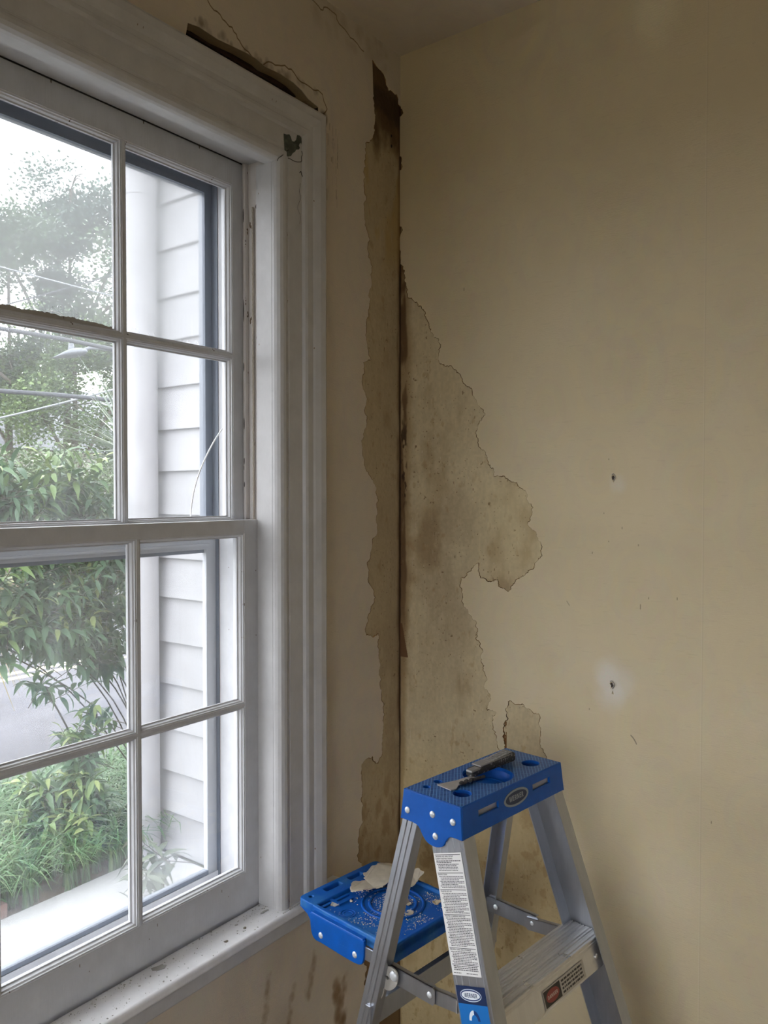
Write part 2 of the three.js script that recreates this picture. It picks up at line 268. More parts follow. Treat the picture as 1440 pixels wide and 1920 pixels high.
const wallLeft = structure('wall_left');
const openHole = zy([[OPEN.z0, OPEN.y0], [OPEN.z0, OPEN.y1], [OPEN.z1, OPEN.y1], [OPEN.z1, OPEN.y0]]);
const rectL = zy([[-0.15, -0.3], [ROOM_Z + 0.15, -0.3], [ROOM_Z + 0.15, CEIL + 0.2], [-0.15, CEIL + 0.2]]);
part('wall_core', alongX(ext(rectL, WALL - 0.03, [openHole])).translate(-WALL, 0, 0), matLath, wallLeft, 'dark old wood behind the plaster');
part('plaster', alongX(ext(rectL, 0.03, [openHole, zy(SLOT)])).translate(-0.03, 0, 0), matPlasterLeft, wallLeft, 'bare stained plaster strip beside the corner');
const paperHole = zy([[0.4, 0.735], [0.4, 2.38], [1.4, 2.38], [1.4, 0.735]]);
part('wallpaper', alongX(ext(zy([[0, CEIL], ...peelT, ...peelL, [ROOM_Z, 0], [ROOM_Z, CEIL]]), 0.0015, [paperHole, zy(SLOT)])), matPaperLeft, wallLeft, 'beige wallpaper with cracks above the window');
part('torn_edge', [tornRibbon(peelL, (p) => [p[2], p[1], p[0]], 0.0004), tornRibbon(peelT, (p) => [p[2], p[1], p[0]], 0.0012)], matTorn, wallLeft, 'brown frayed edge of the wallpaper');
{ // two laths glimpsed in the slot
  for (const y of [2.482, 2.4975]) part('lath', boxUV(span(-0.03, -0.022, y - 0.006, y + 0.005, 0.25, 0.75)), matLath, wallLeft);
}
const BACK = { u0: 0.15, u1: 2.4, y0: 0.6, y1: 2.3 };  // opening for the unseen window added as fill light
const hole = (q) => [[q.u0, q.y0], [q.u0, q.y1], [q.u1, q.y1], [q.u1, q.y0]];
structMesh('wall_back', ext([[-WALL, -0.3], [ROOM_X + 0.15, -0.3], [ROOM_X + 0.15, CEIL + 0.2], [-WALL, CEIL + 0.2]], 0.15, [hole(BACK)]).translate(0, 0, ROOM_Z), matPaperPlain);
structMesh('wall_front', boxUV(span(ROOM_X, ROOM_X + 0.15, -0.3, CEIL + 0.2, -0.15, ROOM_Z + 0.15)), matPaperPlain);
structMesh('ceiling', boxUV(span(-WALL, ROOM_X + 0.15, CEIL, CEIL + 0.2, -0.15, ROOM_Z + 0.15)), matCeiling);
const matFloor = std({ map: metres(dataTex(256, 512, (u, v) => { const n = fbm(u * 30, v * 3, 95), k = 0.7 + 0.5 * n; return px([140, 124, 108], k); }), 0.5, 1.5, 0, 0), roughness: 0.45 });
const floor = structure('floor');
part('floor_slab', span(-WALL, ROOM_X + 0.15, -0.3, -0.02, -0.15, ROOM_Z + 0.15), matLath, floor);
for (let k = 0; k < 44; k++) part(k ? 'floor_board_' + String(k).padStart(3, '0') : 'floor_board', boxUV(rspan(0.0, ROOM_X, -0.02, 0, k * 0.0909 + 0.001, (k + 1) * 0.0909 - 0.001, 0.0015)), matFloor, floor);
// ---------------------------------------------------------------- window
const woodBump = metres(dataTex(128, 512, (u, v) => { const n = 0.6 * fbm(u * 30, v * 3, 111) + 0.4 * fbm(u * 90, v * 30, 112); return [n, n, n]; }, false), 0.1, 0.4, 0, 0);
const chipped = (base, chip, amount, sd) => metres(dataTex(256, 1024, (u, v) => {
  const n = fbm(u * 6, v * 24, sd), f = fbm(u * 40, v * 90, sd + 3); let c = px(base, 0.955 + 0.07 * n + 0.02 * f);
  const k = fbm(u * 26, v * 40, sd + 8, 3) * 0.7 + fbm(u * 5, v * 9, sd + 11) * 0.3;
  if (k > amount) c = px(chip, 0.8 + 0.5 * f);
  return c;
}), 0.16, 0.7, 0, 0);
const matTrim = std({ map: chipped([193, 192, 192], [110, 96, 78], 0.835, 121), roughness: 0.42, bumpMap: woodBump, bumpScale: 0.0002 });
const matSash = std({ map: chipped([200, 201, 204], [92, 80, 66], 0.775, 131), roughness: 0.45, bumpMap: woodBump, bumpScale: 0.0004 });
const matJamb = std({ map: chipped([212, 207, 204], [96, 78, 62], 0.765, 141), roughness: 0.6, bumpMap: woodBump, bumpScale: 0.0006 });
const matStool = std({ map: chipped([238, 238, 240], [120, 110, 98], 0.8, 145), roughness: 0.45, bumpMap: woodBump, bumpScale: 0.0002 });
const matGap = std({ color: lin(0.035, 0.03, 0.027), roughness: 1 });
const matGlass = phy({ color: 0xffffff, transmission: 1, roughness: 0, thickness: 0, ior: 1.5 });
const matStormShaded = std({ color: lin(0.19, 0.215, 0.26), roughness: 0.45, metalness: 0.15 });  // storm frame metal with its shade painted into the colour
const matStormLit = std({ color: lin(0.50, 0.52, 0.55), roughness: 0.45, metalness: 0.1 });  // same frame metal, with reflected light painted into the colour

const win = structure('window_1');
const Z0 = 0.457, Z1 = 1.323, Y0 = 0.756, Y1 = 2.314;      // faces of the stops
// mitred casing: profile (distance from the inner edge, projection)
const PROFILE = [[0, -0.02], [0, 0.006], [0.002, 0.012], [0.006, 0.018], [0.012, 0.0215], [0.018, 0.0225], [0.023, 0.0215], [0.026, 0.0185], [0.029, 0.0185], [0.031, 0.0205], [0.070, 0.0205], [0.074, 0.026], [0.080, 0.0285], [0.086, 0.0285], [0.088, 0.0265], [0.098, 0.0265], [0.102, 0.0295], [0.115, 0.0345], [0.129, 0.0355], [0.134, 0.033], [0.135, 0]];
function casing(a, b) {   // a, b: d -> [z, y] of the two mitred ends
  const P = [], at = (f, p) => { const q = f(p[0]); return [p[1], q[1], q[0]]; };
  for (let i = 1; i < PROFILE.length; i++) { const A = at(a, PROFILE[i - 1]), B = at(a, PROFILE[i]), C = at(b, PROFILE[i]), D = at(b, PROFILE[i - 1]); P.push(...A, ...B, ...C, ...A, ...C, ...D); }
  const g = new THREE.BufferGeometry(); g.setAttribute('position', new THREE.Float32BufferAttribute(P, 3)); g.computeVertexNormals(); return boxUV(g);
}
part('casing', casing((d) => [Z0 - d, Y0], (d) => [Z0 - d, Y1 + d]), matTrim, win);
part('casing', casing((d) => [Z0 - d, Y1 + d], (d) => [Z1 + d, Y1 + d]), matTrim, win);
part('casing', casing((d) => [Z1 + d, Y1 + d], (d) => [Z1 + d, Y0]), matTrim, win);
{ // the mitre has opened and the paint over it has broken away
  const line = (pts, r) => { const q = jag(pts, 2, 0.2).map((p) => V(0.0212, p[1], p[0])); return new THREE.TubeGeometry(new THREE.CatmullRomCurve3(q, false, 'centripetal'), 40, r, 5); };
  part('paint_crack', [line([[0.462, 2.309], [0.45, 2.322], [0.437, 2.329], [0.428, 2.342]], 0.0007), line([[0.43, 2.325], [0.418, 2.325], [0.399, 2.327], [0.389, 2.332], [0.388, 2.354]], 0.0007), line([[0.395, 2.306], [0.391, 2.31], [0.388, 2.304], [0.384, 2.298]], 0.0008), line([[0.392, 2.285], [0.393, 2.25], [0.395, 2.2]], 0.0003)], matGap, win);
  part('bare_patch', alongX(ext(zy(jag([[0.442, 2.371], [0.426, 2.375], [0.418, 2.364], [0.405, 2.371], [0.402, 2.382], [0.389, 2.381], [0.388, 2.372], [0.392, 2.361], [0.405, 2.351], [0.421, 2.332], [0.439, 2.329]], 2, 0.2)), 0.0008)).translate(0.0205, 0, 0), std({ map: metres(dataTex(64, 64, (u, v) => px([92, 98, 88], 0.6 + 0.6 * fbm(u * 6, v * 6, 161))), 0.05, 0.05), roughness: 0.8 }), win, 'grey-green bare patch where the paint has flaked off');
  part('paint_flake', alongX(ext(zy([[0.397, 2.362], [0.394, 2.368], [0.390, 2.363], [0.393, 2.357]]), 0.002)).translate(0.0212, 0, 0), matTrim, win);
  part('paint_gap', span(-0.0848, -0.0838, 2.3268, 2.3292, 0.46, 1.32), matGap, win);
}
// jambs, stops, parting beads
part('jamb', boxUV(span(-WALL - 0.005, -0.001, 0.72, 2.335, 0.437, 0.4475)), matJamb, win);
part('jamb', boxUV(span(-WALL - 0.005, -0.001, 0.72, 2.335, 1.3325, 1.343)), matJamb, win);
part('jamb', boxUV(span(-WALL - 0.005, -0.001, 2.335, 2.345, 0.437, 1.343)), matJamb, win);
for (const [a, b] of [[0.4475, Z0 + 0.0005], [Z1 - 0.0005, 1.3325]]) part('stop', boxUV(span(-0.044, 0.0, Y0, Y1 + 0.001, a, b)), matTrim, win);
part('stop', boxUV(span(-0.083, 0.0, 2.329, 2.337, 0.4475, 1.3325)), matTrim, win);
part('stop', boxUV(span(-0.0195, -0.0005, Y1 + 0.002, 2.33, 0.4475, 1.3325)), matTrim, win);
for (const [a, b] of [[0.4475, 0.4585], [1.3215, 1.3325]]) part('parting_bead', boxUV(rspan(-0.0855, -0.0775, 0.77, 2.336, a, b, 0.002)), matJamb, win);
// outer stop board and sloped outer sill
part('outer_sill', boxUV(ext([[-0.26, 0.69], [-0.05, 0.70], [-0.05, 0.764], [-0.085, 0.764], [-0.26, 0.738]], 0.98).translate(0, 0, 0.40)), matSash, win);
// stool
part('window_stool', boxUV(rspan(-0.046, 0.034, 0.735, Y0, 0.262, 1.52, 0.007)), matStool, win, 'white painted window stool, dusty');
part('bed_moulding', boxUV(alongX(ext(zy([[0.275, 0.708], [0.275, 0.733], [1.50, 0.733], [1.50, 0.708]]), 0.024, [], { bevelEnabled: true, bevelThickness: 0.003, bevelSize: 0.003, bevelSegments: 2 })).translate(-0.002, 0, 0)), matTrim, win);

// a sash bar: section (across, depth) is drawn for the room side at depth 0, going outwards
// ovolo on the sides named; glass sits 17 mm behind the face
function barSection(face0, face1, ov0, ov1, thick) {
  const s = []; const o = 0.009;
  if (ov0) s.push([face0 - o, -0.017], [face0 - o, -0.013], [face0 - 0.0065, -0.0125], [face0 - 0.0055, -0.006], [face0 - 0.003, -0.004], [face0 - 0.0025, -0.0015], [face0, -0.001]); else s.push([face0, -thick], [face0, 0]);
  if (ov0) s.push([face0 + 0.0006, 0]);
  if (ov1) s.push([face1 - 0.0006, 0], [face1, -0.001], [face1 + 0.0025, -0.0015], [face1 + 0.003, -0.004], [face1 + 0.0055, -0.006], [face1 + 0.0065, -0.0125], [face1 + o, -0.013], [face1 + o, -0.017], [face1 + 0.001, -thick]); else s.push([face1, 0], [face1, -thick]);
  if (ov0) s.push([face0 - 0.001, -thick]);
  return s;
}
function upright(sec, y0, y1, x) { const g = prism(sec.map(([a, d]) => [d, a]), y0, y1); return g.translate(x, 0, 0); }
function level(sec, z0, z1, x) {   // section across = y
  const g = ext(sec.map(([a, d]) => [d, a]), z1 - z0); return boxUV(g.translate(x, 0, z0));
}
function sash(name, x, y0, y1, railB, railT, stileZ, muntZ, muntY) {
  const s = group(name, win), T = 0.033, [a, b] = stileZ;
  part('stile', upright(barSection(0.4485, a, 0, 1, T), y0, y1, x), matSash, s);
  part('stile', upright(barSection(b, 1.3315, 1, 0, T), y0, y1, x), matSash, s);
  part('rail', level(barSection(y0, railB, 0, 1, T), a, b, x), matSash, s);
  part('rail', level(barSection(railT, y1, 1, 0, T), a, b, x), matSash, s);
  for (const z of muntZ) part('muntin', upright(barSection(z - 0.0035, z + 0.0035, 1, 1, 0.03), railB, railT, x), matSash, s);
  part('muntin', level(barSection(muntY - 0.0035, muntY + 0.0035, 1, 1, 0.03), a, b, x - 0.0002), matSash, s);
  const zs = [a, ...muntZ, b], ys = [railB, muntY, railT];
  for (let i = 1; i < zs.length; i++) for (let j = 1; j < ys.length; j++) {
    const w = zs[i] - zs[i - 1] - 0.004, h = ys[j] - ys[j - 1] - 0.004, cz = (zs[i] + zs[i - 1]) / 2, cy = (ys[j] + ys[j - 1]) / 2;
    const p = part('pane', new THREE.PlaneGeometry(w, h).rotateY(Math.PI / 2).translate(x - 0.0185, cy, cz), matGlass, s);
    p.castShadow = false;
  }
  return s;
}
const filmMat = (sd, low, high, op, tone) => phy({ color: lin(0.97 * tone, 0.99 * tone, tone), roughness: 1, transmission: 0.75, thickness: 0, transparent: true, opacity: op, alphaMap: dataTex(512, 512, (u, v) => {
  let k = 0.18 + 0.32 * fbm(u * 5, v * 4, sd) + 0.08 * (fbm(u * 160, v * 6, sd + 2, 2) - 0.5) + low * (1 - sstep(0, 0.16, v + 0.1 * (fbm(u * 9, v * 3, sd + 5) - 0.5))) + high * sstep(0.25, 0.75, v);  // the high term paints sky bloom and distance haze into the dust
  if (vnoise(u * 300, v * 300, sd + 7) > 0.985) k += 0.5;
  return [k, k, k];
}, false, THREE.ClampToEdgeWrapping) });
sash('upper_sash', -0.0865, 1.5485, 2.3345, 1.575, 2.278, [0.485, 1.295], [0.752, 1.0235], 1.92);
sash('lower_sash', -0.0445, 0.762, 1.5755, 0.838, 1.5475, [0.495, 1.285], [0.757, 1.023], 1.19);

// old putty broken away along the upper horizontal bar of the middle lights
{
  const top = []; for (let k = 0; k <= 60; k++) { const z = lerp(0.772, 1.012, k / 60); top.push([z, 1.9325 + 0.0042 * sstep(0.25, 0.7, fbm(z * 34, 3, 191)) * sstep(0.0, 0.2, (k / 60)) + 0.002 * hash(k, 3, 192)]); }
  part('broken_putty', boxUV(alongX(ext(zy([[0.772, 1.929], ...top, [1.012, 1.929]].reverse()), 0.010)).translate(-0.1045, 0, 0)), std({ map: chipped([172, 168, 160], [104, 96, 86], 0.72, 195), roughness: 0.9 }), win, 'ragged grey-brown strip of broken putty');
}
// storm window outside the sashes
const storm = group('storm_window', win);
const SX0 = -0.20, SX1 = -0.188;
const stormRing = (z0, z1, y0, y1, w, x0, x1) => [span(x0, x1, y0, y1, z0, z0 + w), span(x0, x1, y0, y1, z1 - w, z1), span(x0, x1, y0, y0 + w, z0 + w, z1 - w), span(x0, x1, y1 - w, y1, z0 + w, z1 - w)];
part('frame', boxUV(join(stormRing(0.4475, 1.3325, 0.748, 2.336, 0.0025, -0.205, -0.174))), matStormShaded, storm);
part('upper_frame', boxUV(join([...stormRing(0.45, 1.33, 1.50, 2.3335, 0.0195, SX0 - 0.012, SX1 - 0.004), span(SX0 - 0.012, SX1 - 0.004, 2.29, 2.315, 0.469, 1.311), span(SX1 - 0.006, SX1 + 0.002, 2.312, 2.3335, 0.4505, 1.3295)])), matStormShaded, storm, 'metal frame, its shade painted in as dark blue-grey');
part('lower_frame', boxUV(join([span(SX0 + 0.003, SX1 + 0.004, 0.768, 1.556, 0.45, 0.476), span(SX0 + 0.003, SX1 + 0.004, 0.768, 1.556, 1.304, 1.33), span(SX0 + 0.003, SX1 + 0.004, 1.53, 1.556, 0.476, 1.304), span(SX0 + 0.006, SX1 + 0.004, 1.508, 1.535, 0.475, 1.305), span(SX1 - 0.004, SX1 + 0.012, 1.516, 1.521, 0.4715, 1.3085), span(SX1 - 0.004, SX1 + 0.009, 1.536, 1.556, 0.4715, 1.3085)])), matStormLit, storm, 'metal frame, reflected light painted in as pale grey');
for (const [y0, y1, x] of [[1.52, 2.30, -0.201], [0.78, 1.53, -0.189]]) { const p = part('pane', new THREE.PlaneGeometry(0.84, y1 - y0).rotateY(Math.PI / 2).translate(x, (y0 + y1) / 2, 0.89), matGlass, storm); p.castShadow = false; const f = part('dirt_haze_film', new THREE.PlaneGeometry(0.84, y1 - y0).rotateY(Math.PI / 2).translate(x + 0.0015, (y0 + y1) / 2, 0.89), y0 > 1 ? filmMat(171, 0.05, 0.75, 0.5, 0.44) : filmMat(181, 1.9, 0, 0.2, 0.9), storm, 'thin film of dust on the glass, with haze painted in over the upper pane'); f.castShadow = false; }

part('bottom_rail', boxUV(span(SX0 + 0.003, SX1 + 0.008, 0.74, 0.786, 0.45, 1.33)), matSash, storm);
part('sealing_strip', boxUV(span(SX0 + 0.003, SX1 + 0.006, 0.7865, 0.795, 0.476, 1.304)), matStormShaded, storm);
for (const [a, b] of [[0.4476, 0.4492], [1.3308, 1.3324]]) part('blind_stop', boxUV(span(-0.170, -0.1215, 0.766, 2.33, a, b)), matSash, win);
// twisted sash cord in the channel
{
  const g = []; const N = 170;
  for (let s = 0; s < 3; s++) { const pts = []; for (let i = 0; i <= N; i++) { const y = lerp(1.574, 2.235, i / N), a = i * 0.75 + s * 2.094; pts.push(V(-0.061 + Math.cos(a) * 0.0013, y, 0.4515 + Math.sin(a) * 0.0013)); } g.push(new THREE.TubeGeometry(new THREE.CatmullRomCurve3(pts), N * 2, 0.0014, 5)); }
  part('sash_cord', g, std({ color: lin(0.50, 0.45, 0.38), roughness: 0.9 }), win, 'twisted cotton sash cord');
  part('pulley_slot', [span(-0.053, -0.046, 2.17, 2.235, 0.4476, 0.4483), new THREE.CylinderGeometry(0.006, 0.006, 0.0007, 14).rotateX(Math.PI / 2).translate(-0.05, 2.236, 0.448)], matGap, win, 'dark slot of the cord pulley');
  // dark gaps where old paint has let go along the sash edges
  const gaps = []; for (const [y, h, z, x] of [[2.02, 0.05, 0.4588, -0.0815], [1.9, 0.02, 0.4588, -0.0815], [1.78, 0.025, 0.4588, -0.0815], [2.22, 0.03, 0.4588, -0.0815], [1.70, 0.015, 0.4588, -0.0815], [1.65, 0.012, 0.4588, -0.0815]]) gaps.push(new THREE.SphereGeometry(1, 8, 6).scale(0.0012, h / 2, 0.0006).translate(x, y, z));
  part('paint_gap', gaps, matGap, win);
}
// sharp curled strand behind the right-hand upper pane
thingMesh('loose_strand', tube([V(-0.118, 1.775, 0.482), V(-0.120, 1.768, 0.487), V(-0.122, 1.74, 0.508), V(-0.123, 1.70, 0.533), V(-0.123, 1.659, 0.553), V(-0.123, 1.615, 0.566), V(-0.122, 1.57, 0.571), V(-0.122, 1.5505, 0.571)], 0.0015, 40, 6), std({ color: lin(0.9, 0.9, 0.9), roughness: 0.6 }), 'thin bent white strand hanging behind the upper right window pane', 'strand');

// unseen window added behind the viewer to fill the room with light
function fillWindow(name, w, y0, y1, cols, place) {
  const g = structure(name); place(g);
  const rail = (x0, x1, a, b) => boxUV(span(x0, x1, a, b, -0.03, 0.03));
  for (const x of [-w / 2, w / 2 - 0.05]) part('jamb', rail(x, x + 0.05, y0, y1), matTrim, g);
  for (const y of [y0, y1 - 0.05, (y0 + y1) / 2 - 0.02]) part('rail', rail(-w / 2, w / 2, y, y + 0.05), matTrim, g);
  for (let k = 1; k < cols; k++) part('mullion', rail(-w / 2 + w * k / cols - 0.03, -w / 2 + w * k / cols + 0.03, y0, y1), matTrim, g);
  for (let k = 0; k < cols; k++) { const p = part('pane', new THREE.PlaneGeometry(w / cols - 0.04, y1 - y0 - 0.06).translate(-w / 2 + w * (k + 0.5) / cols, (y0 + y1) / 2, 0), matGlass, g); p.castShadow = false; }
}
fillWindow('window_2', BACK.u1 - BACK.u0, BACK.y0, BACK.y1, 3, (g) => { g.position.set((BACK.u0 + BACK.u1) / 2, 0, ROOM_Z + 0.08); });
// ---------------------------------------------------------------- step ladder (own axes: x along the steps, z towards the climbing side)
const metalMap = metres(dataTex(256, 512, (u, v) => { const n = fbm(u * 60, v * 3, 201, 3), m = fbm(u * 5, v * 8, 204); const k = 0.9 + 0.03 * n + 0.08 * m; return [k, k, k]; }), 0.06, 0.4, 0, 0);
const metalRough = metres(dataTex(256, 256, (u, v) => { const n = 0.62 + 0.5 * (fbm(u * 8, v * 8, 211) - 0.3) + 0.05 * fbm(u * 60, v * 4, 212); return [n, n, n]; }, false), 0.12, 0.3, 0, 0);
const matAlu = phy({ color: lin(0.48, 0.50, 0.545), map: metalMap, metalness: 0.88, roughness: 0.5, roughnessMap: metalRough });
const matAluWorn = phy({ color: lin(0.74, 0.73, 0.72), map: metalMap, metalness: 0.75, roughness: 0.46, roughnessMap: metalRough });
const matSteel = phy({ color: lin(0.82, 0.81, 0.79), map: metalMap, metalness: 0.9, roughness: 0.4 });
const matRivet = std({ color: lin(0.72, 0.75, 0.78), metalness: 0.45, roughness: 0.42 });
const matRubber = std({ color: lin(0.03, 0.03, 0.035), roughness: 0.8 });
const blueMap = metres(dataTex(256, 256, (u, v) => { const n = fbm(u * 6, v * 6, 221), k = 0.92 + 0.16 * n; let c = [0.006 * k, 0.335 * k, 0.69 * k]; if (vnoise(u * 90, v * 90, 223) > 0.965) c = c.map((q) => lerp(q, 0.75, 0.35)); return c; }), 0.12, 0.12, 0, 0);
const matBlue = phy({ color: lin(1, 1, 1), map: blueMap, roughness: 0.45, specularIntensity: 0.6 });
const dustyMap = metres(dataTex(512, 512, (u, v) => { const n = fbm(u * 5, v * 5, 225), f = fbm(u * 60, v * 60, 226), g = vnoise(u * 170, v * 170, 227); let c = [0.01, 0.345, 0.70]; const d = 0.55 * sstep(0.42, 0.75, n) * (0.4 + f) + (g > 0.93 ? 0.4 : 0); return c.map((q, i) => lerp(q, [0.60, 0.63, 0.67][i], clamp(d) * 0.6)); }), 0.3, 0.3, 0, 0);
const matTray = phy({ color: lin(1, 1, 1), map: dustyMap, roughness: 0.55, specularIntensity: 0.6 });
const tread = metres(canvasTex(256, 256, (c, w) => { c.fillStyle = '#000'; c.fillRect(0, 0, w, w); c.strokeStyle = '#fff'; c.lineWidth = 9; const n = 5, s = w / n; for (let i = -n; i < 2 * n; i++) { c.beginPath(); c.moveTo(i * s, 0); c.lineTo(i * s + w, w); c.stroke(); c.beginPath(); c.moveTo(i * s, w); c.lineTo(i * s + w, 0); c.stroke(); } }, false), 0.046, 0.036, 0, 0, THREE.RepeatWrapping);
const treadMap = metres(canvasTex(256, 256, (c, w) => { c.fillStyle = 'rgb(4,66,140)'; c.fillRect(0, 0, w, w); const n = 5, s = w / n; for (const [col, lw] of [['rgb(14,82,158)', 16], ['rgb(96,150,204)', 6]]) { c.strokeStyle = col; c.lineWidth = lw; for (let i = -n; i < 2 * n; i++) { c.beginPath(); c.moveTo(i * s, 0); c.lineTo(i * s + w, w); c.stroke(); c.beginPath(); c.moveTo(i * s, w); c.lineTo(i * s + w, 0); c.stroke(); } } }), 0.046, 0.036, 0, 0, THREE.RepeatWrapping);
const matTread = phy({ color: lin(1, 1, 1), map: treadMap, roughness: 0.42, bumpMap: tread, bumpScale: 0.002 });

const ladder = thing('step_ladder', 'aluminium step ladder with blue top cap and folded-out blue shelf, standing in the corner', 'ladder', [0.4745, 0, 0.4002]);
ladder.rotation.y = THREE.MathUtils.degToRad(82.97);
const CAPY = 1.126;
const splay = (y) => 0.09 * (CAPY - y);
const frontZ = (y) => 0.066 + 0.31 * (1.074 - y);   // front edge of the front rails
const rearZ = (y) => -0.066 - 0.21 * (1.07 - y);    // back edge of the rear rails
// front rails: channels with ribs on the outer web
function frontRail(s) {
  const D = 0.072, o = 0.146, t = 0.0022, f = 0.03, r = 0.0009, sec = [[o - f, 0], [o - 0.001, 0], [o, -0.001]];
  for (const z of [0.006, 0.021, 0.036, 0.051, 0.064]) sec.push([o, -z], [o + r, -z - 0.001], [o + r, -z - 0.003], [o, -z - 0.004]);
  sec.push([o, -D + 0.001], [o - 0.001, -D], [o - f, -D], [o - f, -D + t], [o - t, -D + t], [o - t, -t], [o - f, -t]);
  return prism(sec.map(([x, z]) => [s * x, z]), 0.025, 1.112, (y) => [s * splay(y), frontZ(y)]);
}
function rearRail(s) {
  const D = 0.034, o = 0.146, t = 0.002, f = 0.022, r = 0.0014, sec = [[o - f, D], [o - 0.001, D], [o, D - 0.001], [o, 0.024], [o + r, 0.0225], [o + r, 0.0195], [o, 0.018], [o, 0.013], [o + r, 0.0115], [o + r, 0.0085], [o, 0.007], [o, 0.001], [o - 0.001, 0], [o - f, 0], [o - f, t], [o - t, t], [o - t, D - t], [o - f, D - t]];
  return prism(sec.map(([x, z]) => [s * x, z]), 0.02, 1.105, (y) => [s * splay(y), rearZ(y)]);
}
for (const s of [-1, 1]) {
  const fr = part('front_rail', frontRail(s), matAlu, ladder), re = part('rear_rail', rearRail(s), matAlu, ladder);
  part('rubber_foot', rbox(0.036, 0.03, 0.084, 0.006, s * (0.131 + splay(0)), 0.015, frontZ(0.02) - 0.036), matRubber, fr);
  part('rubber_foot', rbox(0.03, 0.03, 0.042, 0.006, s * (0.135 + splay(0)), 0.015, rearZ(0.02) + 0.017), matRubber, re);
  for (const [y, z] of [[0.80, 0.018], [0.80, 0.05], [0.505, 0.018], [0.505, 0.05]]) if (s > 0) part('rivet', new THREE.SphereGeometry(0.0045, 10, 6).scale(1, 1, 0.5).translate(s * (0.128 + splay(y)), y - 0.02, frontZ(y) + 0.001), matAluWorn, fr);
}
// steps: grooved treads with a front apron
function step(y, wide) {
  const zf = frontZ(y) - 0.006, zb = zf - 0.07, s = [];
  s.push([zb, y - 0.022], [zb, y - 0.002], [zb + 0.002, y]);
  for (let k = 0; k < 11; k++) { const z = zb + 0.006 + k * 0.0057; const d = [2, 6, 9].includes(k) ? 0.0004 : 0.0018; s.push([z, y], [z + 0.001, y - d], [z + 0.0026, y - d], [z + 0.0036, y]); }
  s.push([zf - 0.001, y], [zf, y - 0.001], [zf, y - 0.006], [zf + 0.001, y - 0.007], [zf + 0.001, y - 0.012], [zf, y - 0.013], [zf + 0.0115, y - 0.05], [zf + 0.0095, y - 0.05], [zf - 0.002, y - 0.012], [zf - 0.003, y - 0.003], [zb + 0.002, y - 0.003], [zb + 0.002, y - 0.022]);
  return boxUV(ext(s.map(([z, yy]) => [-z, yy]), wide).rotateY(Math.PI / 2).translate(-wide / 2, 0, 0));
}
const stickerMat = (tex) => std({ map: tex, roughness: 0.45 });
for (const y of [0.824, 0.53, 0.236]) {
  const half = 0.1425 + splay(y), st = part('step', step(y, 2 * half), matAluWorn, ladder, 'grooved, paint-smeared aluminium step');
  for (const s of [-1, 1]) part('rivet', new THREE.SphereGeometry(0.005, 10, 6).scale(1, 1, 0.5).translate(s * (half - 0.03), y - 0.03, frontZ(y) + 0.0005), matAluWorn, st);
  part('support_bar', rod(V(-half, y - 0.028, frontZ(y) - 0.045), V(half, y - 0.028, frontZ(y) - 0.045), 0.004), matAlu, st);
  if (y > 0.8) {
    const tex = canvasTex(512, 116, (c, w, h) => {
      c.fillStyle = '#b8b2a8'; c.fillRect(0, 0, w, h); c.fillStyle = '#2b2422'; c.fillRect(8, 8, 196, h - 16); c.fillStyle = '#8e3a35'; c.beginPath(); c.ellipse(106, h / 2, 78, 40, 0, 0, 7); c.fill();
      c.fillStyle = '#c9b7ae'; c.font = 'bold 30px sans-serif'; c.textAlign = 'center'; c.fillText('DANGER', 106, h / 2 + 11);
      c.fillStyle = '#3a3531'; for (let r = 0; r < 4; r++) { let x = 222; while (x < w - 30) { const l = 10 + 30 * hash(r, x, 5); c.fillRect(x, 16 + r * 24, Math.min(l, w - 24 - x), 13); x += l + 7; } }
    });
    const g = new THREE.PlaneGeometry(0.13, 0.029).rotateX(-0.30).translate(0.031, y - 0.032, frontZ(y) - 0.006 + 0.0073);
    part('warning_sticker', g, stickerMat(tex), st, 'worn grey sticker with a red oval on black');
  }
}
// rear cross braces
for (const y of [0.722, 0.33]) {
  const half = 0.15 + splay(y);
  part('rear_brace', boxUV(join([rbox(2 * half, 0.036, 0.002, 0.0008, 0, y, rearZ(y) + 0.03), rbox(2 * half, 0.002, 0.012, 0.0008, 0, y + 0.018, rearZ(y) + 0.025), rbox(2 * half, 0.002, 0.012, 0.0008, 0, y - 0.018, rearZ(y) + 0.025)])), matAlu, ladder);
}
// spreaders: two hinged flat bars on each side
function flatBar(a, b, w, x) {
  const L = Math.hypot(b[1] - a[1], b[0] - a[0]), ang = Math.atan2(b[1] - a[1], b[0] - a[0]);
  const s = [[-0.012, -w / 2 + 0.004], [-0.008, -w / 2], [L + 0.008, -w / 2], [L + 0.012, -w / 2 + 0.004], [L + 0.012, w / 2 - 0.004], [L + 0.008, w / 2], [-0.008, w / 2], [-0.012, w / 2 - 0.004]];
  const g = join([ext(s, 0.002), span(-0.008, L + 0.008, w / 2 - 0.002, w / 2, -0.007, 0.002)]);
  g.rotateZ(ang).rotateY(-Math.PI / 2).translate(x, a[1], a[0]);
  return boxUV(g);
}
for (const s of [-1, 1]) {
  const sp = group('spreader', ladder), x = s * 0.155;
  part('bar', flatBar([-0.098, 0.797], [0.0, 0.797], 0.03, x), matAlu, sp);
  part('bar', flatBar([-0.002, 0.794], [0.095, 0.806], 0.024, x + (s < 0 ? 0.004 : -0.004)), matAlu, sp);
  for (const z of [-0.086, 0.001, 0.088]) part('rivet', new THREE.SphereGeometry(0.0055, 12, 8).scale(0.55, 1, 1).translate(x - 0.004 * Math.sign(s) - (s < 0 ? 0.0055 : 0), z > 0.05 ? 0.806 : 0.797, z), matRivet, sp);
}
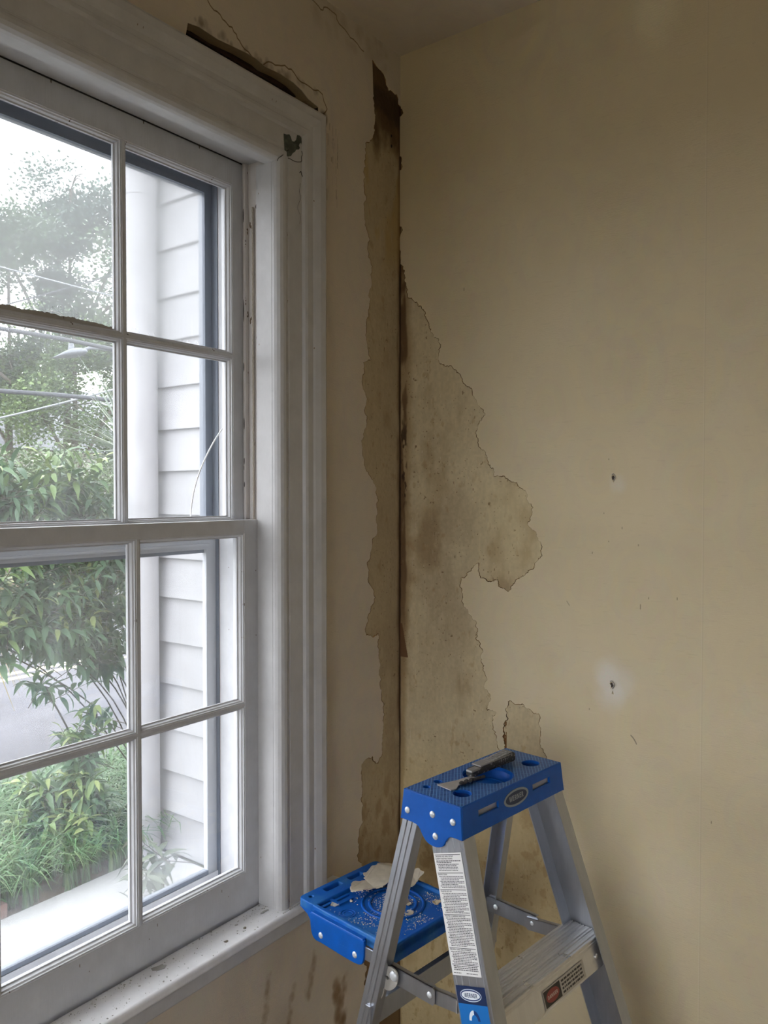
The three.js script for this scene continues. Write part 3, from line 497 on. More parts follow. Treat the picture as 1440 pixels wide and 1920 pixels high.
// shelf latch plate and its wire
{
  const lt = group('shelf_latch', ladder);
  const s = smoothLine([[-0.012, 0.018], [0.006, 0.022], [0.02, 0.016], [0.022, 0.0], [0.016, -0.014], [0.0, -0.028], [-0.014, -0.03], [-0.02, -0.018], [-0.012, -0.004], [-0.012, 0.018]], 40).slice(0, -1);
  const hole = [...Array(14)].map((_, i) => [-0.006 + 0.004 * Math.cos(-i / 14 * 6.283), -0.004 + 0.004 * Math.sin(-i / 14 * 6.283)]);
  part('plate', boxUV(ext(s, 0.0025, [hole]).scale(0.85, 0.85, 1).rotateY(-Math.PI / 2).translate(-0.163, 0.796, -0.082)), std({ color: lin(0.50, 0.48, 0.44), roughness: 0.5, metalness: 0.3 }), lt, 'off-white latch plate');
  part('rivet', new THREE.SphereGeometry(0.009, 14, 8).scale(0.45, 1, 1).translate(-0.166, 0.802, -0.072), matRivet, lt);
  part('wire', tube([V(-0.166, 0.772, -0.094), V(-0.168, 0.757, -0.097), V(-0.17, 0.742, -0.107), V(-0.171, 0.728, -0.113)], 0.0011, 20, 6), matSteel, lt);
}
// top cap
{
  const cap = group('top_cap', ladder);
  const ellipse = (x, z, a, b, n = 28) => [...Array(n)].map((_, i) => { const t = -i / n * Math.PI * 2; return [x + a * Math.cos(t), z + b * Math.sin(t)]; });
  const outline = new THREE.Shape(); const hx = 0.1485, hz = 0.0605, r = 0.006;
  outline.moveTo(-hx + r, -hz); outline.lineTo(hx - r, -hz); outline.quadraticCurveTo(hx, -hz, hx, -hz + r); outline.lineTo(hx, hz - r); outline.quadraticCurveTo(hx, hz, hx - r, hz); outline.lineTo(-hx + r, hz); outline.quadraticCurveTo(-hx, hz, -hx, hz - r); outline.lineTo(-hx, -hz + r); outline.quadraticCurveTo(-hx, -hz, -hx + r, -hz);
  // drawn in (x, -z): rotateX(-90 deg) lays the plate flat with z forward
  const H = (x, z, a, b) => ellipse(x, -z, a, b);
  const holes = [H(0.003, 0.002, 0.046, 0.046), H(-0.101, 0.025, 0.017, 0.0165), H(-0.119, -0.038, 0.0075, 0.0075), H(-0.086, -0.041, 0.0085, 0.008), H(0.107, 0.024, 0.018, 0.017), H(0.108, -0.041, 0.0065, 0.0065)];
  const top = ext(outline, 0.004, holes, { bevelEnabled: true, bevelThickness: 0.0012, bevelSize: 0.0012, bevelSegments: 2 }).rotateX(-Math.PI / 2).translate(0, CAPY - 0.0052, 0);
  part('tread_plate', boxUV(top), [matTread, matBlue], cap, 'blue plastic top with a raised diamond pattern');
  // recessed wells under the holes
  const wells = [];
  for (const [x, z, a, d] of [[0.003, 0.002, 0.046, 0.016], [-0.101, 0.025, 0.0172, 0.011], [0.107, 0.024, 0.018, 0.011]]) {
    wells.push(new THREE.LatheGeometry([[0, -d], [a * 0.55, -d], [a * 0.56, -d + 0.003], [a * 0.62, -d + 0.003], [a * 0.63, -d], [a * 0.97, -d], [a + 0.0005, -0.001], [a + 0.0025, -0.001], [a * 0.99, -d - 0.002], [0, -d - 0.002]].map((p) => new THREE.Vector2(...p)), 36).translate(x, CAPY - 0.003, z));
  }
  part('well', wells, matBlue, cap);
  const flare = 0.0035, t = 0.0035;
  // side skirts with a rounded lobe over the rail bolts
  for (const s of [-1, 1]) {
    const lobe = [[-0.0655, 1.0755], [-0.03, 1.074], [-0.0225, 1.069], [-0.0155, 1.06], [-0.006, 1.052], [0.006, 1.049], [0.018, 1.05], [0.028, 1.055], [0.0345, 1.066], [0.04, 1.0725], [0.047, 1.0745], [0.0665, 1.0745], [0.0612, 1.1245], [-0.0612, 1.1245]];
    const edge = smoothLine(lobe.slice(0, 12), 50);
    const g = ext([...edge, lobe[12], lobe[13]].map(([z, y]) => [-z, y - 1.1245]), t, [], { bevelEnabled: true, bevelThickness: 0.0008, bevelSize: 0.0008, bevelSegments: 1 }).rotateY(Math.PI / 2);
    g.translate(s > 0 ? 0 : -t, 0, 0).rotateZ(s * 0.06).translate(s * 0.1475, 1.1245, 0);
    part('side_skirt', boxUV(g), matBlue, cap);
    for (const [z, y] of [[-0.051, 1.092], [0.004, 1.0995], [0.047, 1.0985], [0.012, 1.066]]) part('rivet', new THREE.SphereGeometry(0.0058, 16, 10).scale(0.55, 1, 1).translate(s * (0.1515 + (1.1245 - y) * 0.06), y, z), matRivet, cap);
    const mx = s * 0.149;
  }
  // front and back skirts with long slots
  for (const s of [-1, 1]) {
    const slot = (x) => { const p = []; const a = 0.0285, b = 0.0062; for (let i = 0; i < 16; i++) { const t = -i / 16 * 6.283; p.push([x + Math.sign(Math.cos(t)) * (a - 0.002) + 0.002 * Math.cos(t), b * Math.sign(Math.sin(t) || 1) * Math.min(1, Math.abs(Math.sin(t)) * 4) - 0.0205]); } return p; };
    const slotRect = (x) => [[x - 0.0285, -0.0265], [x - 0.0285, -0.0145], [x + 0.0285, -0.0145], [x + 0.0285, -0.0265]];
    const g = ext([[-0.1525, -0.05], [0.1525, -0.05], [0.1485, 0.0], [-0.1485, 0.0]], t, s > 0 ? [slotRect(-0.0795), slotRect(0.0805)] : [], { bevelEnabled: true, bevelThickness: 0.0008, bevelSize: 0.0008, bevelSegments: 1 });
    g.translate(0, 0, s > 0 ? -t * 0.2 : -t * 0.8).rotateX(-s * 0.1).translate(0, 1.1245, s * 0.0592);
    part(s > 0 ? 'front_skirt' : 'back_skirt', boxUV(g), matBlue, cap);
  }
  const bracketMat = std({ color: lin(0.62, 0.62, 0.63), metalness: 0.2, roughness: 0.5 });
  for (const x of [-0.0795, 0.0805]) part('bracket', boxUV(rbox(0.064, 0.02, 0.002, 0.0008, x, 1.103, 0.0555)), bracketMat, cap, 'grey metal seen through the slots');
  const badge = canvasTex(512, 200, (c, w, h) => {
    c.fillStyle = '#12315f'; c.fillRect(0, 0, w, h); c.fillStyle = '#8b97a3'; c.beginPath(); c.ellipse(w / 2, h / 2, 252, 97, 0, 0, 7); c.fill(); c.fillStyle = '#122a4d'; c.beginPath(); c.ellipse(w / 2, h / 2, 216, 72, 0, 0, 7); c.fill();
    c.fillStyle = '#98a3ad'; c.textAlign = 'center'; c.save(); c.translate(w / 2, h / 2 + 27); c.scale(0.94, 1.1); c.font = 'bold 76px sans-serif'; c.fillText('WERNER', 0, 0); c.restore();
  });
  const oval = new THREE.Shape(); oval.absellipse(0, 0, 0.037, 0.0145, 0, Math.PI * 2);
  const bg = ext(oval, 0.0014, [], { curveSegments: 40 }); { const p = bg.attributes.position, uv = bg.attributes.uv; for (let i = 0; i < p.count; i++) uv.setXY(i, p.getX(i) / 0.0752 + 0.5, p.getY(i) / 0.0294 + 0.5); }
  part('badge', bg.rotateX(-0.1).translate(0.0, 1.1025, 0.0643), std({ map: badge, roughness: 0.4 }), cap, 'oval badge with grey lettering');
}
// paper stickers on the near front rail
function railSticker(za, zb, y0, y1, tex, label) {   // za, zb: distance behind the rail's front edge
  const n = 8, P = [], U = [], I = [];
  for (let k = 0; k <= n; k++) { const y = lerp(y0, y1, k / n); for (const [d, u] of [[zb, 0], [za, 1]]) { const yy = y + u * 0.018; P.push(-(0.1474 + splay(yy)), yy, frontZ(yy) - d); U.push(u, k / n); } if (k) { const a = k * 2 - 2; I.push(a, a + 1, a + 3, a, a + 3, a + 2); } }
  const g = new THREE.BufferGeometry(); g.setAttribute('position', new THREE.Float32BufferAttribute(P, 3)); g.setAttribute('uv', new THREE.Float32BufferAttribute(U, 2)); g.setIndex(I); g.computeVertexNormals();
  part(label[0], g, stickerMat(tex), ladder, label[1]);
}
{
  const instr = canvasTex(480, 1536, (c, w, h) => {
    c.fillStyle = '#e6e5e4'; c.fillRect(0, 0, w, h); c.fillStyle = '#26262a';
    const rule = (y) => c.fillRect(20, y, w - 40, 7);
    const grey = (y, x0, x1, k, t = 10) => { let x = x0; while (x < x1) { const l = 8 + 34 * hash(k, x | 0, 9); c.globalAlpha = 0.75; c.fillRect(x, y, Math.min(l, x1 - x), t); c.globalAlpha = 1; x += l + 6; } };
    const block = (y, head, rows, lead = 20) => { rule(y); c.font = 'bold 26px sans-serif'; c.fillText(head, 24, y + 32); for (let r = 0; r < rows; r++) grey(y + 44 + r * lead, r % 3 ? 58 : 38, w - 24 - 140 * (r % 3 === 2 ? hash(r, y, 3) : 0), r + y); };
    rule(22); c.font = 'bold 27px sans-serif'; c.fillText('LADDER USE AND SETUP', 24, 56); c.fillText('SAFETY INSTRUCTIONS', 24, 86);
    for (let r = 0; r < 2; r++) grey(98 + r * 20, 30, w - 30 - r * 160, r + 500, 13);
    for (let r = 0; r < 5; r++) grey(142 + r * 20, r ? 50 : 34, w - 30 - 100 * hash(r, 4, 8), r + 600);
    block(256, 'INSPECTION', 8); block(470, 'PROPER SET-UP', 13); block(782, 'PROPER CLIMBING AND USE', 18); block(1196, 'PROPER CARE AND STORAGE', 8); rule(1398);
    for (let r = 0; r < 3; r++) grey(1416 + r * 22, 40, w - 40, r + 900, 12); grey(1500, 24, 150, 77); grey(1500, 240, 420, 78);
  });
  railSticker(0.008, 0.0695, 0.863, 1.037, instr, ['instruction_sticker', 'long white sticker with fine black print']);
  const brand = canvasTex(420, 900, (c, w, h) => {
    c.fillStyle = '#0d6fbe'; c.fillRect(0, 0, w, h); c.fillStyle = '#132a55'; c.fillRect(0, 0, w, 138);
    c.strokeStyle = '#c9d4e2'; c.lineWidth = 7; c.fillStyle = '#14306a'; c.beginPath(); c.ellipse(200, 70, 150, 46, 0, 0, 7); c.fill(); c.stroke(); c.fillStyle = '#e6ecf2'; c.beginPath(); c.ellipse(200, 70, 132, 33, 0, 0, 7); c.fill();
    c.fillStyle = '#132a55'; c.textAlign = 'center'; c.font = 'bold 46px sans-serif'; c.fillText('WERNER', 200, 87);
    c.lineWidth = 34; c.strokeStyle = '#dfe9f2'; c.beginPath(); c.arc(205, 262, 62, Math.PI, Math.PI * 1.5); c.stroke(); c.strokeStyle = '#123a78'; c.beginPath(); c.arc(205, 262, 62, Math.PI * 1.52, Math.PI * 2); c.stroke();
    c.fillStyle = '#e2ebf3'; c.save(); c.translate(206, 348); c.scale(0.78, 1.25); c.font = 'bold 58px sans-serif'; c.fillText('ADVANCED', 0, 0); c.restore();
    c.save(); c.translate(206, 392); c.scale(0.86, 1); c.font = 'bold 36px sans-serif'; c.fillText('PERFORMANCE', 0, 0); c.restore();
    c.fillRect(120, 412, 170, 5); c.textAlign = 'left'; c.save(); c.translate(56, 528); c.scale(0.78, 1.2); c.font = 'bold 96px sans-serif'; c.fillText('250', 0, 0); c.font = 'bold 60px sans-serif'; c.fillText('lb', 172, 0); c.restore();
    for (const [x, y, l] of [[262, 462, 80], [262, 486, 110], [262, 512, 96]]) c.fillRect(x, y, l, 12);
    for (let k = 0; k < 8; k++) c.fillRect(50, 580 + k * 30, 300 - 60 * hash(k, 1, 1), 10);
  });
  railSticker(0.006, 0.067, 0.69, 0.850, brand, ['rating_sticker', 'bright blue sticker with white lettering']);
}
// pail shelf on the rear side
const SHY = 0.812;
{
  const sh = group('shelf', ladder);
  const X0 = -0.116, X1 = 0.110, ZB = -0.384, ZF = -0.126;
  const rounded = (x0, x1, a, b, r) => { const s = new THREE.Shape(); s.moveTo(x0 + r, a); s.lineTo(x1 - r, a); s.quadraticCurveTo(x1, a, x1, a + r); s.lineTo(x1, b - r); s.quadraticCurveTo(x1, b, x1 - r, b); s.lineTo(x0 + r, b); s.quadraticCurveTo(x0, b, x0, b - r); s.lineTo(x0, a + r); s.quadraticCurveTo(x0, a, x0 + r, a); return s; };
  const circle = (x, z, r) => [...Array(20)].map((_, i) => [x + r * Math.cos(-i / 20 * 6.283), -z + r * Math.sin(-i / 20 * 6.283)]);
  const bar = (x0, x1, z0, z1) => { const c = rounded(x0, x1, -z1, -z0, 0.006).getPoints(6); return c.map((p) => [p.x, p.y]).reverse(); };
  const flat = (g, y) => g.rotateX(-Math.PI / 2).translate(0, y, 0);
  const bev = { bevelEnabled: true, bevelThickness: 0.0025, bevelSize: 0.0025, bevelSegments: 3 };
  // raised outer band with its tool slots, then the sunken tray
  const band = flat(ext(rounded(X0 + 0.0025, X1 - 0.0025, 0.336, -ZB - 0.0025, 0.012), 0.013, [circle(-0.096, -0.366, 0.0068), bar(-0.062, -0.012, -0.374, -0.356), bar(0.006, 0.05, -0.374, -0.356), circle(0.09, -0.366, 0.0068)], bev), SHY - 0.0155);
  const tray = flat(ext(rounded(X0 + 0.0025, X1 - 0.0025, -ZF + 0.0025, 0.342, 0.01), 0.012, [], bev), SHY - 0.0215);
  const rims = [rspan(X0, X0 + 0.010, SHY - 0.02, SHY - 0.001, -0.34, ZF, 0.003), rspan(X1 - 0.010, X1, SHY - 0.02, SHY - 0.001, -0.34, ZF, 0.003), rspan(X0, X1, SHY - 0.02, SHY - 0.004, ZF - 0.008, ZF, 0.003)];
  const skirt = [rspan(X1 - 0.004, X1, SHY - 0.034, SHY - 0.010, ZB + 0.03, ZF, 0.0015), rspan(X0, X1, SHY - 0.038, SHY - 0.012, ZF - 0.004, ZF, 0.0015), rspan(X0 + 0.02, X1 - 0.02, SHY - 0.026, SHY - 0.008, ZB, ZB + 0.004, 0.0015)];
  const bridge = [flat(ext([[-0.075, 0.305], [-0.036, 0.305], [-0.036, 0.312], [-0.068, 0.312], [-0.068, 0.334], [-0.075, 0.334]], 0.004), SHY - 0.0075), rspan(-0.10, -0.03, SHY - 0.0085, SHY - 0.004, -0.328, -0.322, 0.001), rspan(0.0, 0.05, SHY - 0.0085, SHY - 0.004, -0.328, -0.322, 0.001)];
  part('tray', boxUV(join([band, tray, ...rims, ...skirt, ...bridge])), matTray, sh, 'blue plastic tray, dusty with paint specks');
  const ring = (x, z, r, t, y) => new THREE.TorusGeometry(r, t, 6, 48).rotateX(Math.PI / 2).scale(1, 0.8, 1).translate(x, y, z);
  part('raised_ring', [ring(0.008, -0.235, 0.062, 0.0032, SHY - 0.0068), ring(0.008, -0.235, 0.047, 0.0035, SHY - 0.0068), ring(-0.082, -0.272, 0.015, 0.0012, SHY - 0.0068), ring(-0.082, -0.272, 0.009, 0.0010, SHY - 0.0068)], matBlue, sh);
  const fl = smoothLine([[-0.336, 0.8], [-0.33, 0.762], [-0.322, 0.754], [-0.30, 0.7535], [-0.205, 0.7525], [-0.193, 0.756], [-0.188, 0.765], [-0.186, 0.8]], 40);
  part('side_flange', boxUV(join([ext(fl.map(([z, y]) => [-z, y]), 0.004, [], { bevelEnabled: true, bevelThickness: 0.0012, bevelSize: 0.0012, bevelSegments: 2 }).rotateY(Math.PI / 2).translate(X0 - 0.0085, 0, 0), rspan(X0 - 0.0095, X0 + 0.004, 0.797, 0.8035, -0.334, -0.188, 0.0025)])), matBlue, sh, 'blue riveted flange');
  part('gusset', boxUV(ext([[0.378, 0.797], [0.355, 0.788], [0.342, 0.775], [0.334, 0.758], [0.334, 0.797]], 0.004).rotateY(Math.PI / 2).translate(X0, 0, 0)), matBlue, sh);
  for (const z of [-0.304, -0.209]) part('rivet', new THREE.SphereGeometry(0.0062, 16, 10).scale(0.5, 1, 1).translate(X0 - 0.0092, 0.767, z), matRivet, sh);
  part('shelf_arm', boxUV(rspan(X0 - 0.006, X0 - 0.003, 0.765, 0.79, -0.19, -0.10, 0.001)), matAlu, sh);
  part('shelf_arm', boxUV(rspan(X1 + 0.011, X1 + 0.014, 0.758, 0.79, -0.20, -0.10, 0.001)), matAlu, sh);
}
ladder.updateMatrixWorld(true);
const onLadder = (x, y, z) => V(x, y, z).applyMatrix4(ladder.matrixWorld);

// ---------------------------------------------------------------- tool and debris
{
  const k = thing('putty_knife', 'worn putty knife with grey blade and black taped handle on the blue ladder top', 'putty knife', onLadder(0, CAPY + 0.0005, 0).toArray());
  k.rotation.y = ladder.rotation.y;
  const bladeMat = phy({ color: lin(0.55, 0.53, 0.51), map: metalMap, metalness: 0.6, roughness: 0.55 });
  const flatten = (g) => g.rotateX(-Math.PI / 2);
  part('blade', boxUV(flatten(ext([[-0.104, 0.027], [-0.108, -0.006], [-0.097, -0.009], [-0.082, -0.002], [-0.066, -0.004], [-0.036, -0.008], [-0.034, 0.008], [-0.066, 0.013], [-0.082, 0.019]], 0.0016)).rotateZ(0.03).translate(0, 0.004, 0)), bladeMat, k, 'thin grey scraper blade');
  const crust = []; for (let i = 0; i < 9; i++) { const t = i / 8; crust.push(new THREE.IcosahedronGeometry(0.0045, 1).scale(1.3, 0.6, 0.8).translate(lerp(-0.076, -0.026, t), 0.004 + 0.002 * hash(i, 1, 2), lerp(0.004, 0.012, t) + 0.003 * (hash(i, 4, 1) - 0.5))); }
  part('crust', crust, std({ color: lin(0.045, 0.043, 0.042), roughness: 0.85 }), k, 'black crusted edge of the blade');
  const blackMap = std({ map: metres(dataTex(128, 128, (u, v) => { const n = fbm(u * 10, v * 10, 241), f = fbm(u * 50, v * 40, 243); const q = n > 0.6 ? 0.5 : 0.13 + 0.12 * f; return [q, q, q * 1.02]; }), 0.05, 0.05), roughness: 0.6 });
  const handle = new RoundedBoxGeometry(0.128, 0.017, 0.028, 3, 0.006); { const p = handle.attributes.position; for (let i = 0; i < p.count; i++) { const t = (p.getX(i) + 0.064) / 0.128, s = 0.62 + 0.42 * sstep(0.05, 0.5, t) - 0.08 * sstep(0.75, 1, t); p.setZ(i, p.getZ(i) * s); p.setY(i, p.getY(i) * (0.8 + 0.25 * t) + 0.0008 * Math.sin(t * 50)); } handle.computeVertexNormals(); }
  part('handle', boxUV(handle.rotateZ(0.035).translate(0.026, 0.0105, -0.009)), blackMap, k, 'black handle wrapped in worn tape');
  const grip = []; for (let i = 0; i < 10; i++) for (let j = 0; j < 3; j++) grip.push(rbox(0.0085, 0.002, 0.0055, 0.0008, -0.012 + i * 0.0098, 0.0183 + i * 0.00042, -0.0145 + j * 0.0066));
  part('grip_plate', [rbox(0.10, 0.0025, 0.021, 0.001, 0.032, 0.0187, -0.0082), rbox(0.026, 0.004, 0.014, 0.0018, -0.032, 0.0155, -0.004), ...grip], phy({ color: lin(0.36, 0.355, 0.35), map: metalMap, metalness: 0.5, roughness: 0.6 }), k, 'grey chequered metal grip');
}
const matFlake = std({ map: metres(dataTex(128, 128, (u, v) => px([205, 196, 178], 0.88 + 0.16 * fbm(u * 8, v * 8, 251))), 0.1, 0.1), roughness: 0.8 });
const matChipDark = std({ color: lin(0.20, 0.17, 0.13), roughness: 0.9 }), matChipTan = std({ color: lin(0.55, 0.47, 0.34), roughness: 0.9 }), matChipGrey = std({ color: lin(0.42, 0.41, 0.39), roughness: 0.9 });
function flakeGeo(pts, t, curl, lv = 3, least = 0.006) {   // curled thin flake in x-z
  const g = ext(jag([...pts, pts[0]], lv, 0.26, least).slice(0, -1), t).rotateX(-Math.PI / 2), p = g.attributes.position;
  for (let i = 0; i < p.count; i++) p.setY(i, p.getY(i) + curl(p.getX(i), p.getZ(i)));
  g.computeVertexNormals(); return boxUV(g);
}
{
  const f = thingMesh('wallpaper_scrap', flakeGeo([[-0.052, 0.060], [-0.020, 0.074], [0.004, 0.060], [0.030, 0.080], [0.052, 0.074], [0.08, 0.066], [0.088, 0.03], [0.086, -0.02], [0.07, -0.045], [0.046, -0.04], [0.018, -0.035], [0.022, -0.006], [0.010, 0.010], [-0.010, 0.018], [-0.024, 0.028], [-0.046, 0.034]], 0.0012, (x, z) => 0.005 + 1.6 * x * x * (0.5 + z * 4) + 0.5 * Math.max(0, z - 0.04) + 0.0025 * Math.sin(x * 70 + z * 40), 4), matFlake, 'large torn scrap of beige wallpaper lying across the blue ladder shelf', 'scrap');
  f.position.copy(onLadder(0.03, SHY + 0.0012, -0.268)); f.rotation.y = ladder.rotation.y + 0.25;
  const chips = [
    [[-0.078, -0.316], 0.012, 'grey-white paint chip in the corner of the blue shelf beside the raised bracket'], [[-0.046, -0.30], 0.006, 'small white crumb of plaster on the blue shelf near the tool slots'], [[0.028, -0.215], 0.02, 'pale cream paint chip standing inside the ring of the blue shelf'],
    [[0.0, -0.185], 0.015, 'white paint chip close behind the ladder leg on the blue shelf'], [[0.068, -0.172], 0.013, 'tan paint chip near the front edge of the blue shelf'], [[-0.01, -0.238], 0.009, 'brown paint chip in the middle of the shelf ring'],
  ];
  chips.forEach(([[x, z], r, label], i) => {
    const n = 7, pts = [...Array(n)].map((_, k) => { const a = k / n * 6.283, q = r * rr(0.5, 1); return [Math.cos(a) * q, Math.sin(a) * q * 0.7]; });
    const m = thingMesh('paint_chip', flakeGeo(pts, 0.001, (a, b) => 0.003 * Math.abs(a) / r + (i === 2 ? 0.5 * Math.max(0, a) : 0.1 * b), 2), [matChipGrey, matFlake, matFlake, matFlake, matChipTan, matChipTan][i], label, 'paint chip');
    m.position.copy(onLadder(x, SHY - 0.0066, z)); m.rotation.y = rr(0, 6);
  });
  // dust and specks over the shelf: too many to count
  const speck = new THREE.IcosahedronGeometry(1, 0), N = 1700, inst = new THREE.InstancedMesh(speck, matFlake, N), M = new THREE.Matrix4(), q = new THREE.Quaternion();
  for (let i = 0; i < N; i++) { let x, z; do { x = rr(-0.10, 0.095); z = rr(-0.325, -0.14); } while (fbm(x * 26 + 4, z * 26, 261) < 0.38 + 0.2 * rnd()); const s = 0.0003 + 0.0013 * Math.pow(rnd(), 3); q.setFromEuler(new THREE.Euler(rr(0, 3), rr(0, 3), 0)); M.compose(onLadder(x, SHY - 0.0068, z), q, V(s * 1.3, s * 0.7, s)); inst.setMatrixAt(i, M); }
  inst.name = 'plaster_dust'; tag(inst, 'white plaster dust and specks sprinkled over the blue shelf', 'dust'); inst.userData.kind = 'stuff'; scene.add(inst);
  // crumbs on the window stool
  const N2 = 420, in2 = new THREE.InstancedMesh(speck, matChipGrey, N2);
  for (let i = 0; i < N2; i++) { const z = rr(0.28, 1.1), x = rnd() < 0.5 ? rr(-0.04, -0.015) : rr(-0.03, 0.028), s = 0.0004 + 0.0016 * Math.pow(rnd(), 4); const ok = z < Z0 ? Math.max(x, 0.026 + 0.002 * rnd()) : x; M.compose(V(z < Z0 ? Math.min(ok, 0.031) : x, Y0 + 0.0002, z), q.setFromEuler(new THREE.Euler(rr(0, 3), rr(0, 3), 0)), V(s * 1.4, s * 0.8, s)); in2.setMatrixAt(i, M); }
  in2.name = 'paint_crumbs'; tag(in2, 'grey paint crumbs and grit scattered along the white window stool', 'crumbs'); in2.userData.kind = 'stuff'; scene.add(in2);
  for (const [x, z, r, mat, label] of [[-0.022, 0.735, 0.016, matChipGrey, 'flat pale paint chip against the bottom rail of the lower sash'], [0.024, 0.345, 0.013, matChipTan, 'cream chip of plaster on the stool at the foot of the casing'], [-0.008, 0.478, 0.010, matChipGrey, 'long grey paint sliver on the stool at the sash corner'], [0.012, 0.60, 0.006, matChipDark, 'dark speck of old paint midway along the stool edge'], [0.005, 0.545, 0.005, matChipDark, 'small dark chip on the stool in front of the right pane']]) {
    const n = 7, pts = [...Array(n)].map((_, k) => { const a = k / n * 6.283, q2 = r * rr(0.55, 1); return [Math.cos(a) * q2 * (label.includes('sliver') ? 1.5 : 1), Math.sin(a) * q2 * (label.includes('sliver') ? 0.3 : 0.65)]; });
    const m = thingMesh('paint_chip', flakeGeo(pts, 0.0012, (a) => 0.002 * Math.abs(a) / r, 2), mat, label, 'paint chip'); m.position.set(x, Y0, z); m.rotation.y = rr(-0.5, 0.5) + 1.4;
  }
}
// ---------------------------------------------------------------- outdoors: ground, path, road
const groundMat = std({ map: metres(dataTex(512, 512, (u, v) => { const n = fbm(u * 12, v * 12, 301), f = fbm(u * 90, v * 90, 303); return px(n > 0.5 ? [92, 96, 58] : [96, 80, 60], 0.6 + 0.6 * f); }), 4, 4), roughness: 1 });
structMesh('ground', boxUV(span(-140, 3.6 + 20, GROUND - 0.4, GROUND - 0.02, -70, 70)), groundMat);
const pathMat = std({ map: metres(dataTex(1024, 1024, (u, v) => { const n = fbm(u * 10, v * 10, 311), f = fbm(u * 180, v * 180, 312, 2); const s = vnoise(u * 260, v * 260, 315) > 0.9 ? 0.16 : 0; const k = 0.66 + 0.12 * n + 0.12 * (f - 0.5) + s; return [k, k, k * 1.01]; }), 1.6, 1.6), roughness: 0.85 });
structMesh('path', boxUV(span(-2.26, -WALL, GROUND - 0.1, GROUND, -1.0, 5)), pathMat);
const roadMat = std({ map: metres(dataTex(512, 512, (u, v) => { const n = fbm(u * 6, v * 6, 321), f = hash(Math.floor(u * 512), Math.floor(v * 512), 322); const k = 0.29 + 0.08 * n + 0.10 * (f - 0.5); return [k, k, k * 1.06]; }), 2.5, 2.5), roughness: 0.9 });
const road = structure('road');
part('asphalt', boxUV(span(-12.5, -3.5, GROUND - 0.2, GROUND - 0.01, -60, 60)), roadMat, road);
const lineMat = std({ color: lin(0.62, 0.58, 0.42), roughness: 0.8 });
for (const x of [-6.95, -6.72]) part('road_line', boxUV(span(x - 0.05, x + 0.05, GROUND - 0.012, GROUND - 0.006, -60, 60)), lineMat, road);

// ---------------------------------------------------------------- the white wing of the house
const WZ = -1.02, WX = -2.285;
const sidingMat = (k) => std({ map: metres(dataTex(256, 512, (u, v) => { const n = fbm(u * 3, v * 60, 331 + k), m = fbm(u * 4, v * 4, 335 + k); const q = 0.61 + 0.05 * n + 0.05 * m; return [q * 0.985, q * 0.985, q * 1.005]; }), 0.6, 0.4), roughness: 0.6, bumpMap: woodBump, bumpScale: 0.001 });
const wing = structure('wall_wing');
part('wing_core', boxUV(span(WX - 0.09, -WALL, GROUND - 0.1, 3.7, -3.2, WZ - 0.03)), sidingMat(0), wing);
const sMats = [sidingMat(1), sidingMat(2), sidingMat(3)];
const EDGES = [-0.25, -0.035, 0.18, 0.40, 0.638, 0.857, 1.09, 1.296, 1.523, 1.748, 1.963, 2.184, 2.423, 2.645, 2.893, 3.133, 3.36, 3.59];
for (let k = 0; k + 1 < EDGES.length; k++) {
  const y0 = EDGES[k] + (k ? 0 : 0.005), y1 = EDGES[k + 1] + 0.02;
  const g = ext([[0, y0], [0.029, y0], [0.030, y0 + 0.003], [0.006, y1], [0, y1]].map(([d, y]) => [-d, y]), -WALL - WX + 0.085).rotateY(Math.PI / 2).translate(WX - 0.085, 0, WZ - 0.025);
  part(k ? 'clapboard_' + String(k).padStart(3, '0') : 'clapboard', boxUV(g), sMats[k % 3], wing);
}
{
  const d = thing('downspout', 'thick round white downspout standing at the end of the clapboard wall', 'downspout', [-2.30, GROUND, -0.925]);
  const dm = std({ map: metres(dataTex(128, 512, (u, v) => { const n = fbm(u * 8, v * 10, 341); const q = 0.625 + 0.08 * n; return [q * 0.985, q * 0.985, q * 1.01]; }), 0.5, 1.2), roughness: 0.5 });
  part('pipe', boxUV(new THREE.CylinderGeometry(0.083, 0.083, 3.40, 40).translate(0, 1.70, 0)), dm, d);
  part('collar', boxUV(new THREE.LatheGeometry([[0.083, -0.004], [0.0885, 0], [0.0885, 0.9], [0.083, 0.9]].map((p) => new THREE.Vector2(...p)), 40).translate(0, 3.40, 0)), dm, d, 'wider upper pipe section with a visible lip');
}
{ // unseen overhang and gutter, added to shade the top of the wing
  const addedEave = structure('added_eaves'), em = sidingMat(0);
  part('soffit', boxUV(span(-2.95, -WALL, 3.72, 3.80, -3.2, -0.45)), em, addedEave);
  for (const g of [span(-2.95, -WALL, 3.68, 3.82, -0.45, -0.35), span(-3.05, -2.95, 3.68, 3.82, -3.2, -0.35)]) part('gutter', boxUV(g), em, addedEave);
}
